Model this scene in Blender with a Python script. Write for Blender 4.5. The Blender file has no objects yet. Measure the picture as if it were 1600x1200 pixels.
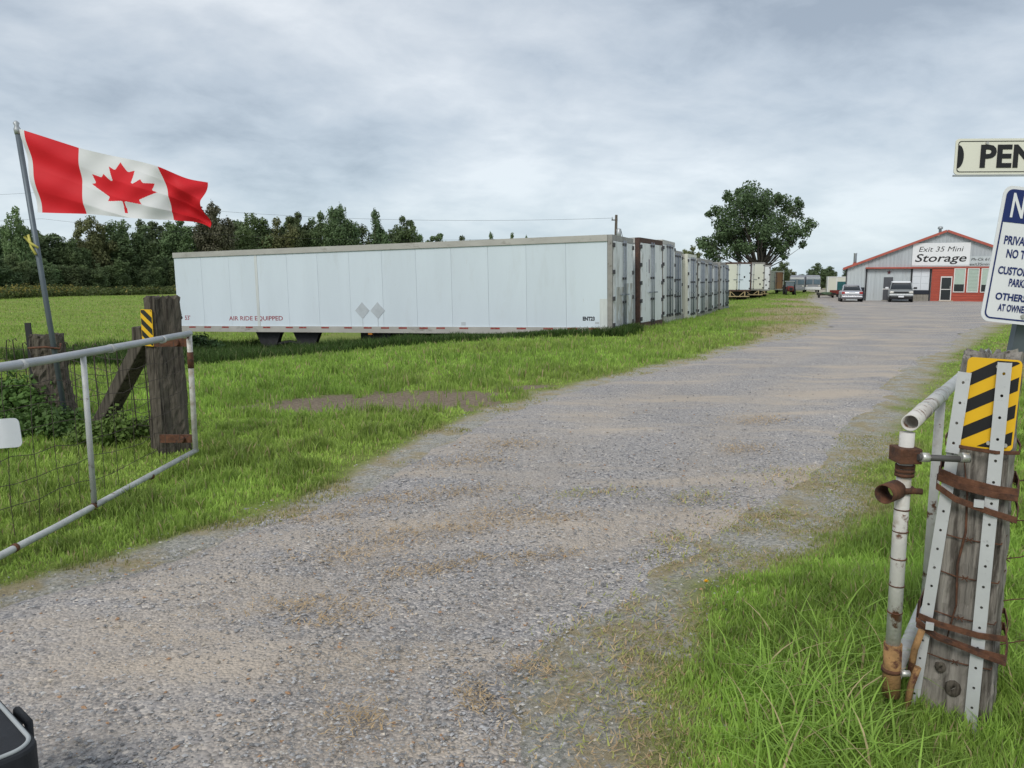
import bpy, math, random
import numpy as np
from mathutils import Vector, Matrix

random.seed(7)
RNG = np.random.default_rng(11)
SC = bpy.context.scene
COL = SC.collection
R = math.radians

# ------------------------------------------------------------------ camera
cam_d = bpy.data.cameras.new('camera')
cam = bpy.data.objects.new('camera', cam_d)
COL.objects.link(cam)
cam.location = (0, 0, 1.6)
cam.rotation_euler = (R(90 - 7.735), 0, 0)
cam_d.sensor_width = 36
cam_d.lens = 27.0
cam_d.clip_start = 0.05
cam_d.clip_end = 4000
SC.camera = cam

# ------------------------------------------------------------------ sky + sun
SUN_EL, SUN_AZ = 42, 205          # elevation, compass direction the light comes from (0 = +Y)
world = bpy.data.worlds.new('World')
SC.world = world
world.use_nodes = True
nt = world.node_tree
nt.nodes.clear()
def wn(t, **k):
    n = nt.nodes.new(t)
    for a, b in k.items():
        setattr(n, a, b)
    return n
sky = wn('ShaderNodeTexSky', sky_type='NISHITA', sun_disc=False, sun_elevation=R(SUN_EL), sun_rotation=R(SUN_AZ))
bg_sky = wn('ShaderNodeBackground'); bg_sky.inputs[1].default_value = 0.11
nt.links.new(sky.outputs[0], bg_sky.inputs[0])
tc = wn('ShaderNodeTexCoord')
sep = wn('ShaderNodeSeparateXYZ'); nt.links.new(tc.outputs['Generated'], sep.inputs[0])
def wmath(op, a, b=None):
    n = wn('ShaderNodeMath', operation=op)
    for i, v in enumerate((a, b)):
        if v is None: continue
        if isinstance(v, (int, float)): n.inputs[i].default_value = v
        else: nt.links.new(v, n.inputs[i])
    return n.outputs[0]
zz = wmath('ADD', wmath('MAXIMUM', sep.outputs[2], 0.0), 0.26)
px_ = wmath('DIVIDE', sep.outputs[0], zz)
py_ = wmath('DIVIDE', sep.outputs[1], zz)
comb = wn('ShaderNodeCombineXYZ')
nt.links.new(px_, comb.inputs[0]); nt.links.new(py_, comb.inputs[1])
mp = wn('ShaderNodeMapping'); nt.links.new(comb.outputs[0], mp.inputs[0])
mp.inputs['Rotation'].default_value = (0, 0, R(-28)); mp.inputs['Scale'].default_value = (0.95, 1.0, 1)
mp.inputs['Location'].default_value = (3.3, 1.7, 0)
n1 = wn('ShaderNodeTexNoise'); n1.inputs['Scale'].default_value = 0.62; n1.inputs['Detail'].default_value = 7; n1.inputs['Roughness'].default_value = 0.52; n1.inputs['Distortion'].default_value = 0.35
n2 = wn('ShaderNodeTexNoise'); n2.inputs['Scale'].default_value = 2.6; n2.inputs['Detail'].default_value = 7; n2.inputs['Roughness'].default_value = 0.55; n2.inputs['Distortion'].default_value = 0.3
for n in (n1, n2): nt.links.new(mp.outputs[0], n.inputs['Vector'])
n3 = wn('ShaderNodeTexNoise'); n3.inputs['Scale'].default_value = 7.0; n3.inputs['Detail'].default_value = 6; n3.inputs['Roughness'].default_value = 0.6; n3.inputs['Distortion'].default_value = 0.5
nt.links.new(mp.outputs[0], n3.inputs['Vector'])
mixv = wmath('ADD', wmath('ADD', wmath('MULTIPLY', n1.outputs[0], 0.62), wmath('MULTIPLY', n2.outputs[0], 0.28)), wmath('MULTIPLY', n3.outputs[0], 0.10))
ramp = wn('ShaderNodeValToRGB')
e = ramp.color_ramp.elements
e[0].position = 0.39; e[0].color = (0.30, 0.35, 0.415, 1)
e[1].position = 0.60; e[1].color = (0.70, 0.735, 0.77, 1)
m1 = e.new(0.455); m1.color = (0.43, 0.485, 0.55, 1)
m2 = e.new(0.525); m2.color = (0.555, 0.60, 0.65, 1)
nt.links.new(mixv, ramp.inputs[0])
bg_c = wn('ShaderNodeBackground'); bg_c.inputs[1].default_value = 1.0
# thin bright air near the horizon under the cloud base
hz = wmath('POWER', wmath('SUBTRACT', 1.0, wmath('MINIMUM', wmath('MAXIMUM', sep.outputs[2], 0.0), 1.0)), 9.0)
hmix = wn('ShaderNodeMixRGB'); nt.links.new(wmath('MULTIPLY', hz, 0.6), hmix.inputs[0])
nt.links.new(ramp.outputs[0], hmix.inputs[1]); hmix.inputs[2].default_value = (0.56, 0.70, 0.78, 1)
nt.links.new(hmix.outputs[0], bg_c.inputs[0])
mixs = wn('ShaderNodeMixShader'); mixs.inputs[0].default_value = 0.88
nt.links.new(bg_sky.outputs[0], mixs.inputs[1]); nt.links.new(bg_c.outputs[0], mixs.inputs[2])
wo = wn('ShaderNodeOutputWorld'); nt.links.new(mixs.outputs[0], wo.inputs[0])

sun_d = bpy.data.lights.new('sun', 'SUN')
sun_d.energy = 1.5; sun_d.angle = R(22); sun_d.color = (1.0, 0.96, 0.9)
sun = bpy.data.objects.new('sun', sun_d); COL.objects.link(sun)
sdir = Vector((math.sin(R(SUN_AZ)) * math.cos(R(SUN_EL)), math.cos(R(SUN_AZ)) * math.cos(R(SUN_EL)), math.sin(R(SUN_EL))))
sun.rotation_euler = sdir.to_track_quat('Z', 'Y').to_euler()
sun.location = sdir * 40

SC.view_settings.view_transform = 'Standard'
SC.view_settings.look = 'None'
SC.view_settings.exposure = 0.30
SC.view_settings.gamma = 1
SC.view_settings.use_curve_mapping = False
SC.render.engine = 'CYCLES'
SC.cycles.use_denoising = True
SC.cycles.max_bounces = 6
SC.cycles.diffuse_bounces = 3
SC.cycles.transparent_max_bounces = 8

# ------------------------------------------------------------------ materials
MATS = {}
def mat(name, base, rough=0.7, var=0.18, scale=5.0, metal=0.0, bump=0.0, bscale=60.0,
        spot=None, spot_scale=4.0, spot_lo=0.55, spot_hi=0.7, stretch=(1, 1, 1), spec=0.4,
        spot2=None, spot2_scale=2.0, spot2_lo=0.6, spot2_hi=0.7, transl=0.0, hue=0.0):
    """a varied solid: base colour with noise, an optional second/third colour in patches, bump"""
    if name in MATS: return MATS[name]
    m = bpy.data.materials.new(name); m.use_nodes = True
    t = m.node_tree; N = t.nodes; L = t.links
    bs = N['Principled BSDF']
    co = N.new('ShaderNodeTexCoord'); oi = N.new('ShaderNodeObjectInfo')
    off = N.new('ShaderNodeVectorMath'); off.operation = 'MULTIPLY_ADD'
    sc = N.new('ShaderNodeVectorMath'); sc.operation = 'SCALE'
    sc.inputs[0].default_value = (37.1, 19.7, 53.3); L.new(oi.outputs['Random'], sc.inputs['Scale'])
    L.new(co.outputs['Object'], off.inputs[0]); off.inputs[1].default_value = stretch; L.new(sc.outputs[0], off.inputs[2])
    V = off.outputs[0]
    def noise(s, d=5, rough=0.6):
        n = N.new('ShaderNodeTexNoise'); n.inputs['Scale'].default_value = s; n.inputs['Detail'].default_value = d
        n.inputs['Roughness'].default_value = rough; L.new(V, n.inputs['Vector']); return n.outputs[0]
    b = Vector(base[:3])
    r = N.new('ShaderNodeValToRGB')
    r.color_ramp.elements[0].position = 0.3; r.color_ramp.elements[0].color = (*(b * (1 - var)), 1)
    r.color_ramp.elements[1].position = 0.7; r.color_ramp.elements[1].color = (*(b * (1 + var)), 1)
    L.new(noise(scale), r.inputs[0])
    out = r.outputs[0]
    for sp, ss, lo, hi in ((spot, spot_scale, spot_lo, spot_hi), (spot2, spot2_scale, spot2_lo, spot2_hi)):
        if sp is None: continue
        rr = N.new('ShaderNodeMapRange'); rr.inputs['From Min'].default_value = lo; rr.inputs['From Max'].default_value = hi
        L.new(noise(ss, 8, 0.65), rr.inputs['Value'])
        mx = N.new('ShaderNodeMixRGB'); L.new(rr.outputs[0], mx.inputs[0]); L.new(out, mx.inputs[1]); mx.inputs[2].default_value = (*sp, 1)
        out = mx.outputs[0]
    if hue:
        hs = N.new('ShaderNodeHueSaturation')
        mr = N.new('ShaderNodeMapRange'); L.new(oi.outputs['Random'], mr.inputs['Value'])
        mr.inputs['To Min'].default_value = 1 - hue; mr.inputs['To Max'].default_value = 1 + hue
        L.new(mr.outputs[0], hs.inputs['Value'])
        mr2 = N.new('ShaderNodeMapRange'); L.new(oi.outputs['Random'], mr2.inputs['Value'])
        mr2.inputs['To Min'].default_value = 0.5 - hue * 0.08; mr2.inputs['To Max'].default_value = 0.5 + hue * 0.06
        L.new(mr2.outputs[0], hs.inputs['Hue'])
        L.new(out, hs.inputs['Color']); out = hs.outputs[0]
    L.new(out, bs.inputs['Base Color'])
    bs.inputs['Roughness'].default_value = rough; bs.inputs['Metallic'].default_value = metal
    bs.inputs['Specular IOR Level'].default_value = spec
    if bump:
        bp = N.new('ShaderNodeBump'); bp.inputs['Strength'].default_value = bump; bp.inputs['Distance'].default_value = 0.01
        L.new(noise(bscale, 6, 0.65), bp.inputs['Height']); L.new(bp.outputs[0], bs.inputs['Normal'])
    if transl:
        tr = N.new('ShaderNodeBsdfTranslucent'); L.new(out, tr.inputs[0])
        ms = N.new('ShaderNodeMixShader'); ms.inputs[0].default_value = transl
        L.new(bs.outputs[0], ms.inputs[1]); L.new(tr.outputs[0], ms.inputs[2])
        L.new(ms.outputs[0], N['Material Output'].inputs[0])
    MATS[name] = m
    return m

def attr_mat(name, attr='col', rough=0.75, transl=0.0, var=0.12, scale=30.0, spec=0.25):
    """colour from a vertex colour attribute (the piece's own colour), with light noise"""
    m = bpy.data.materials.new(name); m.use_nodes = True
    t = m.node_tree; N = t.nodes; L = t.links; bs = N['Principled BSDF']
    a = N.new('ShaderNodeAttribute'); a.attribute_name = attr
    co = N.new('ShaderNodeTexCoord'); n = N.new('ShaderNodeTexNoise'); n.inputs['Scale'].default_value = scale; n.inputs['Detail'].default_value = 4
    L.new(co.outputs['Object'], n.inputs['Vector'])
    mr = N.new('ShaderNodeMapRange'); L.new(n.outputs[0], mr.inputs['Value']); mr.inputs['From Min'].default_value = 0.3; mr.inputs['From Max'].default_value = 0.7
    mr.inputs['To Min'].default_value = 1 - var; mr.inputs['To Max'].default_value = 1 + var
    mu = N.new('ShaderNodeVectorMath'); mu.operation = 'SCALE'; L.new(a.outputs['Color'], mu.inputs[0]); L.new(mr.outputs[0], mu.inputs['Scale'])
    L.new(mu.outputs[0], bs.inputs['Base Color'])
    bs.inputs['Roughness'].default_value = rough; bs.inputs['Specular IOR Level'].default_value = spec
    if transl:
        tr = N.new('ShaderNodeBsdfTranslucent'); L.new(mu.outputs[0], tr.inputs[0])
        ms = N.new('ShaderNodeMixShader'); ms.inputs[0].default_value = transl
        L.new(bs.outputs[0], ms.inputs[1]); L.new(tr.outputs[0], ms.inputs[2]); L.new(ms.outputs[0], N['Material Output'].inputs[0])
    return m

RUST = (0.13, 0.055, 0.028)
m_galv = mat('galvanised', (0.42, 0.44, 0.45), 0.45, 0.15, 9, 0.55, spot=(0.25, 0.25, 0.25), spot_scale=14, spot_lo=0.58, spot_hi=0.75)
m_polegrey = mat('pole_grey', (0.13, 0.155, 0.175), 0.5, 0.12, 6, 0.4)
m_pipe = mat('pipe_paint', (0.50, 0.51, 0.50), 0.55, 0.12, 12, 0.1, 0.15, 90, spot=RUST, spot_scale=16, spot_lo=0.62, spot_hi=0.68, spot2=(0.30, 0.29, 0.26), spot2_scale=7, spot2_lo=0.5, spot2_hi=0.8)
m_piperust = mat('pipe_rusty_paint', (0.60, 0.58, 0.54), 0.6, 0.1, 12, 0, 0.25, 80, spot=RUST, spot_scale=13, spot_lo=0.57, spot_hi=0.63, spot2=(0.36, 0.31, 0.24), spot2_scale=9, spot2_lo=0.5, spot2_hi=0.7)
m_rust = mat('rust', (0.12, 0.052, 0.028), 0.85, 0.45, 24, 0, 0.5, 120, spot=(0.055, 0.03, 0.022), spot_scale=18, spot_lo=0.5, spot_hi=0.65)
m_rustor = mat('rust_orange', (0.30, 0.17, 0.07), 0.85, 0.35, 20, 0, 0.5, 120, spot=(0.09, 0.035, 0.02), spot_scale=13, spot_lo=0.52, spot_hi=0.6)
m_black = mat('black', (0.012, 0.012, 0.014), 0.55, 0.1)
m_dark = mat('dark_metal', (0.03, 0.03, 0.032), 0.7, 0.3, 8)
m_tyre = mat('tyre', (0.02, 0.02, 0.021), 0.85, 0.2, 20)
m_wire = mat('fence_wire', (0.075, 0.06, 0.05), 0.7, 0.35, 30, 0.3)
m_zinc = mat('zinc_white', (0.56, 0.57, 0.57), 0.5, 0.07, 8, 0.25, 0.05, 60, spot=(0.33, 0.33, 0.33), spot_scale=30, spot_lo=0.62, spot_hi=0.75)
m_bolt = mat('bolt', (0.55, 0.54, 0.50), 0.4, 0.2, 30, 0.6)
m_yellow = mat('sign_yellow', (0.80, 0.47, 0.012), 0.4, 0.05, 6)
m_signblack = mat('sign_black', (0.012, 0.012, 0.013), 0.4, 0.1)
m_white = mat('sign_white', (0.78, 0.79, 0.80), 0.4, 0.03, 6)
m_cream = mat('sign_cream', (0.76, 0.75, 0.64), 0.4, 0.03, 6)
m_navy = mat('sign_navy', (0.010, 0.024, 0.13), 0.4, 0.05)
def wood(name, c, dark):
    return mat(name, c, 0.92, 0.35, 7, 0, 1.0, 16, spot=dark, spot_scale=5, spot_lo=0.5, spot_hi=0.62, stretch=(5, 5, 0.35), spec=0.15)
m_wood = wood('weathered_wood', (0.285, 0.262, 0.23), (0.10, 0.088, 0.075))
m_wooddark = wood('dark_wood', (0.115, 0.10, 0.08), (0.04, 0.034, 0.028))

# ------------------------------------------------------------------ mesh helpers
class MB:
    def __init__(s): s.v = []; s.f = []; s.smooth = False
    def add(s, vs, fs):
        o = len(s.v); s.v += [tuple(v) for v in vs]; s.f += [tuple(i + o for i in f) for f in fs]; return s
    def box(s, lo, hi):
        x0, y0, z0 = lo; x1, y1, z1 = hi
        return s.add([(x0,y0,z0),(x1,y0,z0),(x1,y1,z0),(x0,y1,z0),(x0,y0,z1),(x1,y0,z1),(x1,y1,z1),(x0,y1,z1)],
                     [(0,3,2,1),(4,5,6,7),(0,1,5,4),(1,2,6,5),(2,3,7,6),(3,0,4,7)])
    def bar(s, a, b, w, d, up=(0, 0, 1)):
        """box beam from a to b, w across, d along the other normal"""
        a = Vector(a); b = Vector(b); t = (b - a).normalized(); u = Vector(up)
        if abs(t.dot(u)) > 0.95: u = Vector((0, 1, 0))
        x = t.cross(u).normalized() * w / 2; y = x.cross(t).normalized() * d / 2
        vs = [a - x - y, a + x - y, a + x + y, a - x + y, b - x - y, b + x - y, b + x + y, b - x + y]
        return s.add(vs, [(0,3,2,1),(4,5,6,7),(0,1,5,4),(1,2,6,5),(2,3,7,6),(3,0,4,7)])
    def tube(s, pts, rad, n=10, cap=True):
        pts = [Vector(p) for p in pts]; k = len(pts)
        rad = [rad] * k if isinstance(rad, (int, float)) else rad
        o = len(s.v); ref = None
        for i, p in enumerate(pts):
            t = (pts[min(i + 1, k - 1)] - pts[max(i - 1, 0)]).normalized()
            if ref is None:
                ref = t.orthogonal().normalized()
            ref = (ref - t * ref.dot(t)).normalized(); bi = t.cross(ref)
            for j in range(n):
                a = 2 * math.pi * j / n
                s.v.append(tuple(p + (ref * math.cos(a) + bi * math.sin(a)) * rad[i]))
        for i in range(k - 1):
            for j in range(n):
                s.f.append((o + i * n + j, o + i * n + (j + 1) % n, o + (i + 1) * n + (j + 1) % n, o + (i + 1) * n + j))
        if cap:
            s.f.append(tuple(o + j for j in reversed(range(n)))); s.f.append(tuple(o + (k - 1) * n + j for j in range(n)))
        s.smooth = True; return s
    def hollow(s, a, b, r, wall=0.004, n=20):
        """open pipe from a to b"""
        a = Vector(a); b = Vector(b); t = (b - a).normalized(); x = t.orthogonal().normalized(); y = t.cross(x)
        o = len(s.v)
        for rr in (r, r - wall):
            for p in (a, b):
                for j in range(n):
                    q = 2 * math.pi * j / n; s.v.append(tuple(p + (x * math.cos(q) + y * math.sin(q)) * rr))
        for j in range(n):
            k = (j + 1) % n
            s.f += [(o + j, o + k, o + n + k, o + n + j), (o + 2*n + k, o + 2*n + j, o + 3*n + j, o + 3*n + k),
                    (o + k, o + j, o + 2*n + j, o + 2*n + k), (o + n + j, o + n + k, o + 3*n + k, o + 3*n + j)]
        s.smooth = True; return s
    def prism(s, poly, y0, y1):
        """polygon in x,z (CCW seen from -y) pulled from y0 to y1"""
        n = len(poly); o = len(s.v)
        s.v += [(p[0], y0, p[1]) for p in poly] + [(p[0], y1, p[1]) for p in poly]
        s.f.append(tuple(o + i for i in range(n))); s.f.append(tuple(o + n + i for i in reversed(range(n))))
        for i in range(n):
            j = (i + 1) % n; s.f.append((o + i, o + n + i, o + n + j, o + j))
        return s
    def xform(s, M):
        s.v = [tuple(M @ Vector(v)) for v in s.v]; return s
    def build(s, name, m, parent=None, bevel=0.0):
        me = bpy.data.meshes.new(name); me.from_pydata(s.v, [], s.f); me.update()
        if s.smooth:
            me.polygons.foreach_set('use_smooth', [len(p.vertices) == 4 for p in me.polygons])
        return link(name, me, m, parent, bevel)

def link(name, me, m, parent=None, bevel=0.0):
    o = bpy.data.objects.new(name, me); COL.objects.link(o)
    if m is not None and not me.materials: me.materials.append(m)
    if parent is not None: o.parent = parent
    if bevel:
        b = o.modifiers.new('bevel', 'BEVEL'); b.width = bevel; b.segments = 2; b.limit_method = 'ANGLE'
    return o

def empty(name, loc=(0, 0, 0), rot=(0, 0, 0), label=None, cat=None, group=None):
    o = bpy.data.objects.new(name, None); COL.objects.link(o)
    o.location = loc; o.rotation_euler = rot; o.empty_display_size = 0.2
    if label: tag(o, label, cat, group)
    return o
def tag(o, label=None, cat=None, group=None, kind=None):
    if label: o['label'] = label
    if cat: o['category'] = cat
    if group: o['group'] = group
    if kind: o['kind'] = kind
    return o

def npmesh(name, V, F, m, parent=None, col=None, smooth=False):
    """V (n,3), F (k,3|4) arrays; col per-vertex rgb"""
    me = bpy.data.meshes.new(name); n = len(V); k, c = F.shape
    me.vertices.add(n); me.vertices.foreach_set('co', np.ascontiguousarray(V, dtype=np.float32).ravel())
    me.loops.add(k * c); me.loops.foreach_set('vertex_index', np.ascontiguousarray(F, dtype=np.int32).ravel())
    me.polygons.add(k); me.polygons.foreach_set('loop_start', np.arange(0, k * c, c, dtype=np.int32))
    me.polygons.foreach_set('use_smooth', np.full(k, smooth))
    if col is not None:
        a = me.color_attributes.new('col', 'FLOAT_COLOR', 'POINT')
        c4 = np.ones((n, 4), np.float32); c4[:, :3] = col; a.data.foreach_set('color', c4.ravel())
    me.update(); me.validate()
    return link(name, me, m, parent)

def text_mesh(body, size, offset=0.0, shear=0.0, spacing=1.0, extrude=0.0, align='LEFT', width=None):
    c = bpy.data.curves.new('t', 'FONT'); c.body = body; c.size = size; c.offset = offset; c.shear = shear
    c.space_character = spacing; c.extrude = extrude; c.align_x = align; c.resolution_u = 3
    o = bpy.data.objects.new('t', c); me = bpy.data.meshes.new_from_object(o)
    bpy.data.objects.remove(o); bpy.data.curves.remove(c)
    if width:
        xs = [v.co.x for v in me.vertices]; k = width / (max(xs) - min(xs)); x0 = min(xs)
        for v in me.vertices: v.co.x = (v.co.x - x0) * k
    return me
def text(body, size, origin, right, up, m, parent, name='lettering', **k):
    """lettering laid on a surface: origin, right and up vectors in the parent's space"""
    me = text_mesh(body, size, **k); me.name = name
    r = Vector(right).normalized(); u = Vector(up).normalized(); o = Vector(origin)
    for v in me.vertices: v.co = o + r * v.co.x + u * v.co.y
    return link(name, me, m, parent)

# numpy noise
def vnoise(x, y, s, seed=0):
    x = np.asarray(x, float) * s + 1000.3; y = np.asarray(y, float) * s + 1000.7
    xi = np.floor(x).astype(np.int64); yi = np.floor(y).astype(np.int64); fx = x - xi; fy = y - yi
    fx = fx * fx * (3 - 2 * fx); fy = fy * fy * (3 - 2 * fy)
    def h(a, b):
        n = (a * 374761393 + b * 668265263 + seed * 1274126177) & 0x7fffffff
        n = ((n ^ (n >> 13)) * 1274126177) & 0x7fffffff
        return ((n ^ (n >> 16)) & 0xffff) / 65535.0
    return (h(xi, yi) * (1 - fx) + h(xi + 1, yi) * fx) * (1 - fy) + (h(xi, yi + 1) * (1 - fx) + h(xi + 1, yi + 1) * fx) * fy
def fbm(x, y, s, seed=0, o=4):
    r = 0; a = 0.5; t = 0
    for i in range(o): r = r + a * vnoise(x, y, s * 2 ** i, seed + i); t += a; a *= 0.5
    return r / t
def ss(a, b, x):
    t = np.clip((np.asarray(x, float) - a) / (b - a), 0, 1); return t * t * (3 - 2 * t)

# ------------------------------------------------------------------ terrain
LE = np.array([(-30,-5),(-6,-3.6),(3.0,-2.9),(3.71,-2.59),(4.01,-2.27),(4.52,-1.95),(5.17,-1.56),(5.74,-1.22),(6.95,-.92),(8.96,-.3),(11.42,.96),(13.27,2.23),(15.68,3.94),(19.74,6.59),(25.86,10.33),(35.34,14.97),(48,20.0),(58,23.4),(66,25.8),(75,29.5),(87,34.5),(120,48)])
RE = np.array([(-30,2),(-6,.4),(2.0,.12),(2.35,.15),(2.82,.13),(3.38,.39),(3.83,.67),(4.63,1.32),(5.65,2.18),(7.51,3.38),(11.09,5.51),(16.35,8.89),(27.3,16.8),(40,28),(55,45),(69,62),(87,66),(120,66)])
def XL(y): return np.interp(y, LE[:, 0], LE[:, 1])
def XR(y): return np.interp(y, RE[:, 0], RE[:, 1])
def dist_edges(x, y):
    y = np.asarray(y, float); h = 0.4
    sl = (XL(y + h) - XL(y - h)) / (2 * h); sr = (XR(y + h) - XR(y - h)) / (2 * h)
    return (x - XL(y)) / np.sqrt(1 + sl * sl), (XR(y) - x) / np.sqrt(1 + sr * sr)
def base_z(x, y):
    dl, dr = dist_edges(x, y)
    t = np.maximum(0, -dl)
    z = -0.25 * ss(25, 60, y)
    z = z - 0.95 * ss(4, 17, t) * (1 - 0.7 * ss(45, 105, y))
    return z
ROW_O = np.array([2.85, 22.0]); AL = np.array([-.9286, .3714]); PE = np.array([.3714, .9286])
def ground_z(x, y):
    dl, dr = dist_edges(x, y); ins = np.minimum(dl, dr)
    out = ss(0.0, 1.2, -ins)
    z = base_z(x, y) + out * ((fbm(x, y, 0.5, 3, 3) - 0.5) * 0.09 + (fbm(x, y, 0.09, 9, 2) - 0.5) * 0.22 * ss(8, 30, y))
    return z
def gz(x, y): return float(ground_z(np.array([x], float), np.array([y], float))[0])

def seg_gauss(x, y, pts):
    """soft patches: list of (x, y, rx, ry, rot)"""
    r = np.zeros_like(np.asarray(x, float))
    for (cx, cy, rx, ry, a) in pts:
        c, s = math.cos(a), math.sin(a); u = ((x - cx) * c + (y - cy) * s) / rx; v = (-(x - cx) * s + (y - cy) * c) / ry
        r = np.maximum(r, np.exp(-(u * u + v * v)))
    return r
DIRT = [(-2.35, 9.7, 1.0, .75, .1), (-1.45, 9.9, 1.0, .9, .15), (-.75, 10.3, .6, .75, .3), (.15, 11.3, .45, .22, .4)]
DRY = [(9.0, 24.5, 1.6, 5, -.5), (12.0, 33, 3.0, 7, -.55), (17.0, 43, 4, 7, -.6), (7.6, 20.8, 1.1, 3, -.55), (22.5, 56, 4.5, 8, -.4), (28, 72, 5, 6, -.4), (9.5, 13.5, .8, 3, -.55), (12, 17, 1.2, 4, -.55)]
def masks(x, y):
    """bare soil, dry grass and gravel share (0..1) of the ground outside the driveway"""
    dl, dr = dist_edges(x, y); ins = np.minimum(dl, dr)
    nz = fbm(x, y, 1.6, 21, 4); nf = fbm(x, y, 6.0, 31, 3)
    dirt = ss(0.30, 0.52, seg_gauss(x, y, DIRT) + (nf - .5) * .95)
    dry = ss(0.3, 0.75, seg_gauss(x, y, DRY) + (nz - .5) * .6) * 0.95
    wr = np.where(dr < dl, 0.50 + 0.22 * ss(2, 5, y) , 0.16 + 0.022 * y)     # wide worn verge on the right, narrow on the left
    wr = np.minimum(wr, 1.6)
    edge = ss(1.0, 0.25, (-ins) / wr + (nz - .5) * 1.3)
    return dirt, np.maximum(dry, edge * 0.9), edge, ins

# ground sheet
def spread_axis(lo, hi, n, c, k):
    t = np.linspace(math.asinh((lo - c) / k), math.asinh((hi - c) / k), n); return c + k * np.sinh(t)
gx = spread_axis(-700, 700, 620, 0.0, 2.2); gy = spread_axis(-60, 1500, 640, 4.5, 2.6)
X, Y = np.meshgrid(gx, gy); x = X.ravel(); y = Y.ravel()
dirt, dry, edge, ins = masks(x, y)
z = ground_z(x, y) - 0.05 * ss(0.05, 0.4, ins)
nx, ny = len(gx), len(gy)
I = np.arange(nx * ny).reshape(ny, nx)
F = np.stack([I[:-1, :-1].ravel(), I[:-1, 1:].ravel(), I[1:, 1:].ravel(), I[1:, :-1].ravel()], 1)
pale = fbm(x, y, 0.10, 77, 4)
col = np.stack([dirt, np.clip(dry, 0, 1), edge], 1)
def ground_material():
    m = bpy.data.materials.new('ground_turf'); m.use_nodes = True
    t = m.node_tree; N = t.nodes; L = t.links; bs = N['Principled BSDF']
    a = N.new('ShaderNodeAttribute'); a.attribute_name = 'col'
    sp = N.new('ShaderNodeSeparateColor'); L.new(a.outputs['Color'], sp.inputs[0])
    co = N.new('ShaderNodeTexCoord')
    def noise(s, d=6, r=0.6, st=None):
        n = N.new('ShaderNodeTexNoise'); n.inputs['Scale'].default_value = s; n.inputs['Detail'].default_value = d; n.inputs['Roughness'].default_value = r
        if st:
            mpn = N.new('ShaderNodeMapping'); mpn.inputs['Scale'].default_value = st; L.new(co.outputs['Object'], mpn.inputs[0]); L.new(mpn.outputs[0], n.inputs['Vector'])
        else: L.new(co.outputs['Object'], n.inputs['Vector'])
        return n.outputs[0]
    def ramp(v, stops):
        r = N.new('ShaderNodeValToRGB'); r.color_ramp.elements[0].position = stops[0][0]; r.color_ramp.elements[0].color = (*stops[0][1], 1)
        r.color_ramp.elements[1].position = stops[-1][0]; r.color_ramp.elements[1].color = (*stops[-1][1], 1)
        for p, c in stops[1:-1]: r.color_ramp.elements.new(p).color = (*c, 1)
        L.new(v, r.inputs[0]); return r.outputs[0]
    def mix(f, c1, c2):
        n = N.new('ShaderNodeMixRGB')
        L.new(f, n.inputs[0]); L.new(c1, n.inputs[1]); L.new(c2, n.inputs[2]); return n.outputs[0]
    fine = noise(9.0, 8, 0.7)
    broad = noise(0.16, 5, 0.55, (1, 1.7, 1))
    g1 = ramp(fine, [(0.3, (0.10, 0.15, 0.032)), (0.5, (0.19, 0.265, 0.055)), (0.72, (0.28, 0.35, 0.085))])
    g2 = ramp(fine, [(0.3, (0.15, 0.18, 0.045)), (0.7, (0.32, 0.35, 0.11))])
    gr = mix(ramp(broad, [(0.42, (0, 0, 0)), (0.62, (1, 1, 1))]), g1, g2)
    soil = ramp(noise(22, 8, 0.7), [(0.3, (0.15, 0.115, 0.08)), (0.7, (0.34, 0.275, 0.205))])
    straw = ramp(noise(26, 8, 0.75), [(0.3, (0.27, 0.215, 0.135)), (0.7, (0.52, 0.43, 0.29))])
    vo = N.new('ShaderNodeTexVoronoi'); vo.inputs['Scale'].default_value = 75; L.new(co.outputs['Object'], vo.inputs['Vector'])
    vs = N.new('ShaderNodeSeparateColor'); L.new(vo.outputs['Color'], vs.inputs[0])
    grav = ramp(vs.outputs[0], [(0.0, (0.25, 0.24, 0.225)), (0.5, (0.41, 0.39, 0.365)), (1.0, (0.58, 0.54, 0.49))])
    gmask = ramp(noise(3.2, 6, 0.65), [(0.40, (0, 0, 0)), (0.55, (1, 1, 1))])
    worn = mix(gmask, straw, grav)
    drycol = mix(sp.outputs[2], straw, worn)
    c1 = mix(sp.outputs[1], gr, drycol)
    c2 = mix(sp.outputs[0], c1, soil)
    L.new(c2, bs.inputs['Base Color']); bs.inputs['Roughness'].default_value = 0.95; bs.inputs['Specular IOR Level'].default_value = 0.1
    bp = N.new('ShaderNodeBump'); bp.inputs['Strength'].default_value = 0.9; bp.inputs['Distance'].default_value = 0.05
    L.new(noise(16, 8, 0.7), bp.inputs['Height']); L.new(bp.outputs[0], bs.inputs['Normal'])
    return m
g = npmesh('ground', np.stack([x, y, z], 1), F, ground_material(), col=col, smooth=True)
tag(g, kind='structure')

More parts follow.
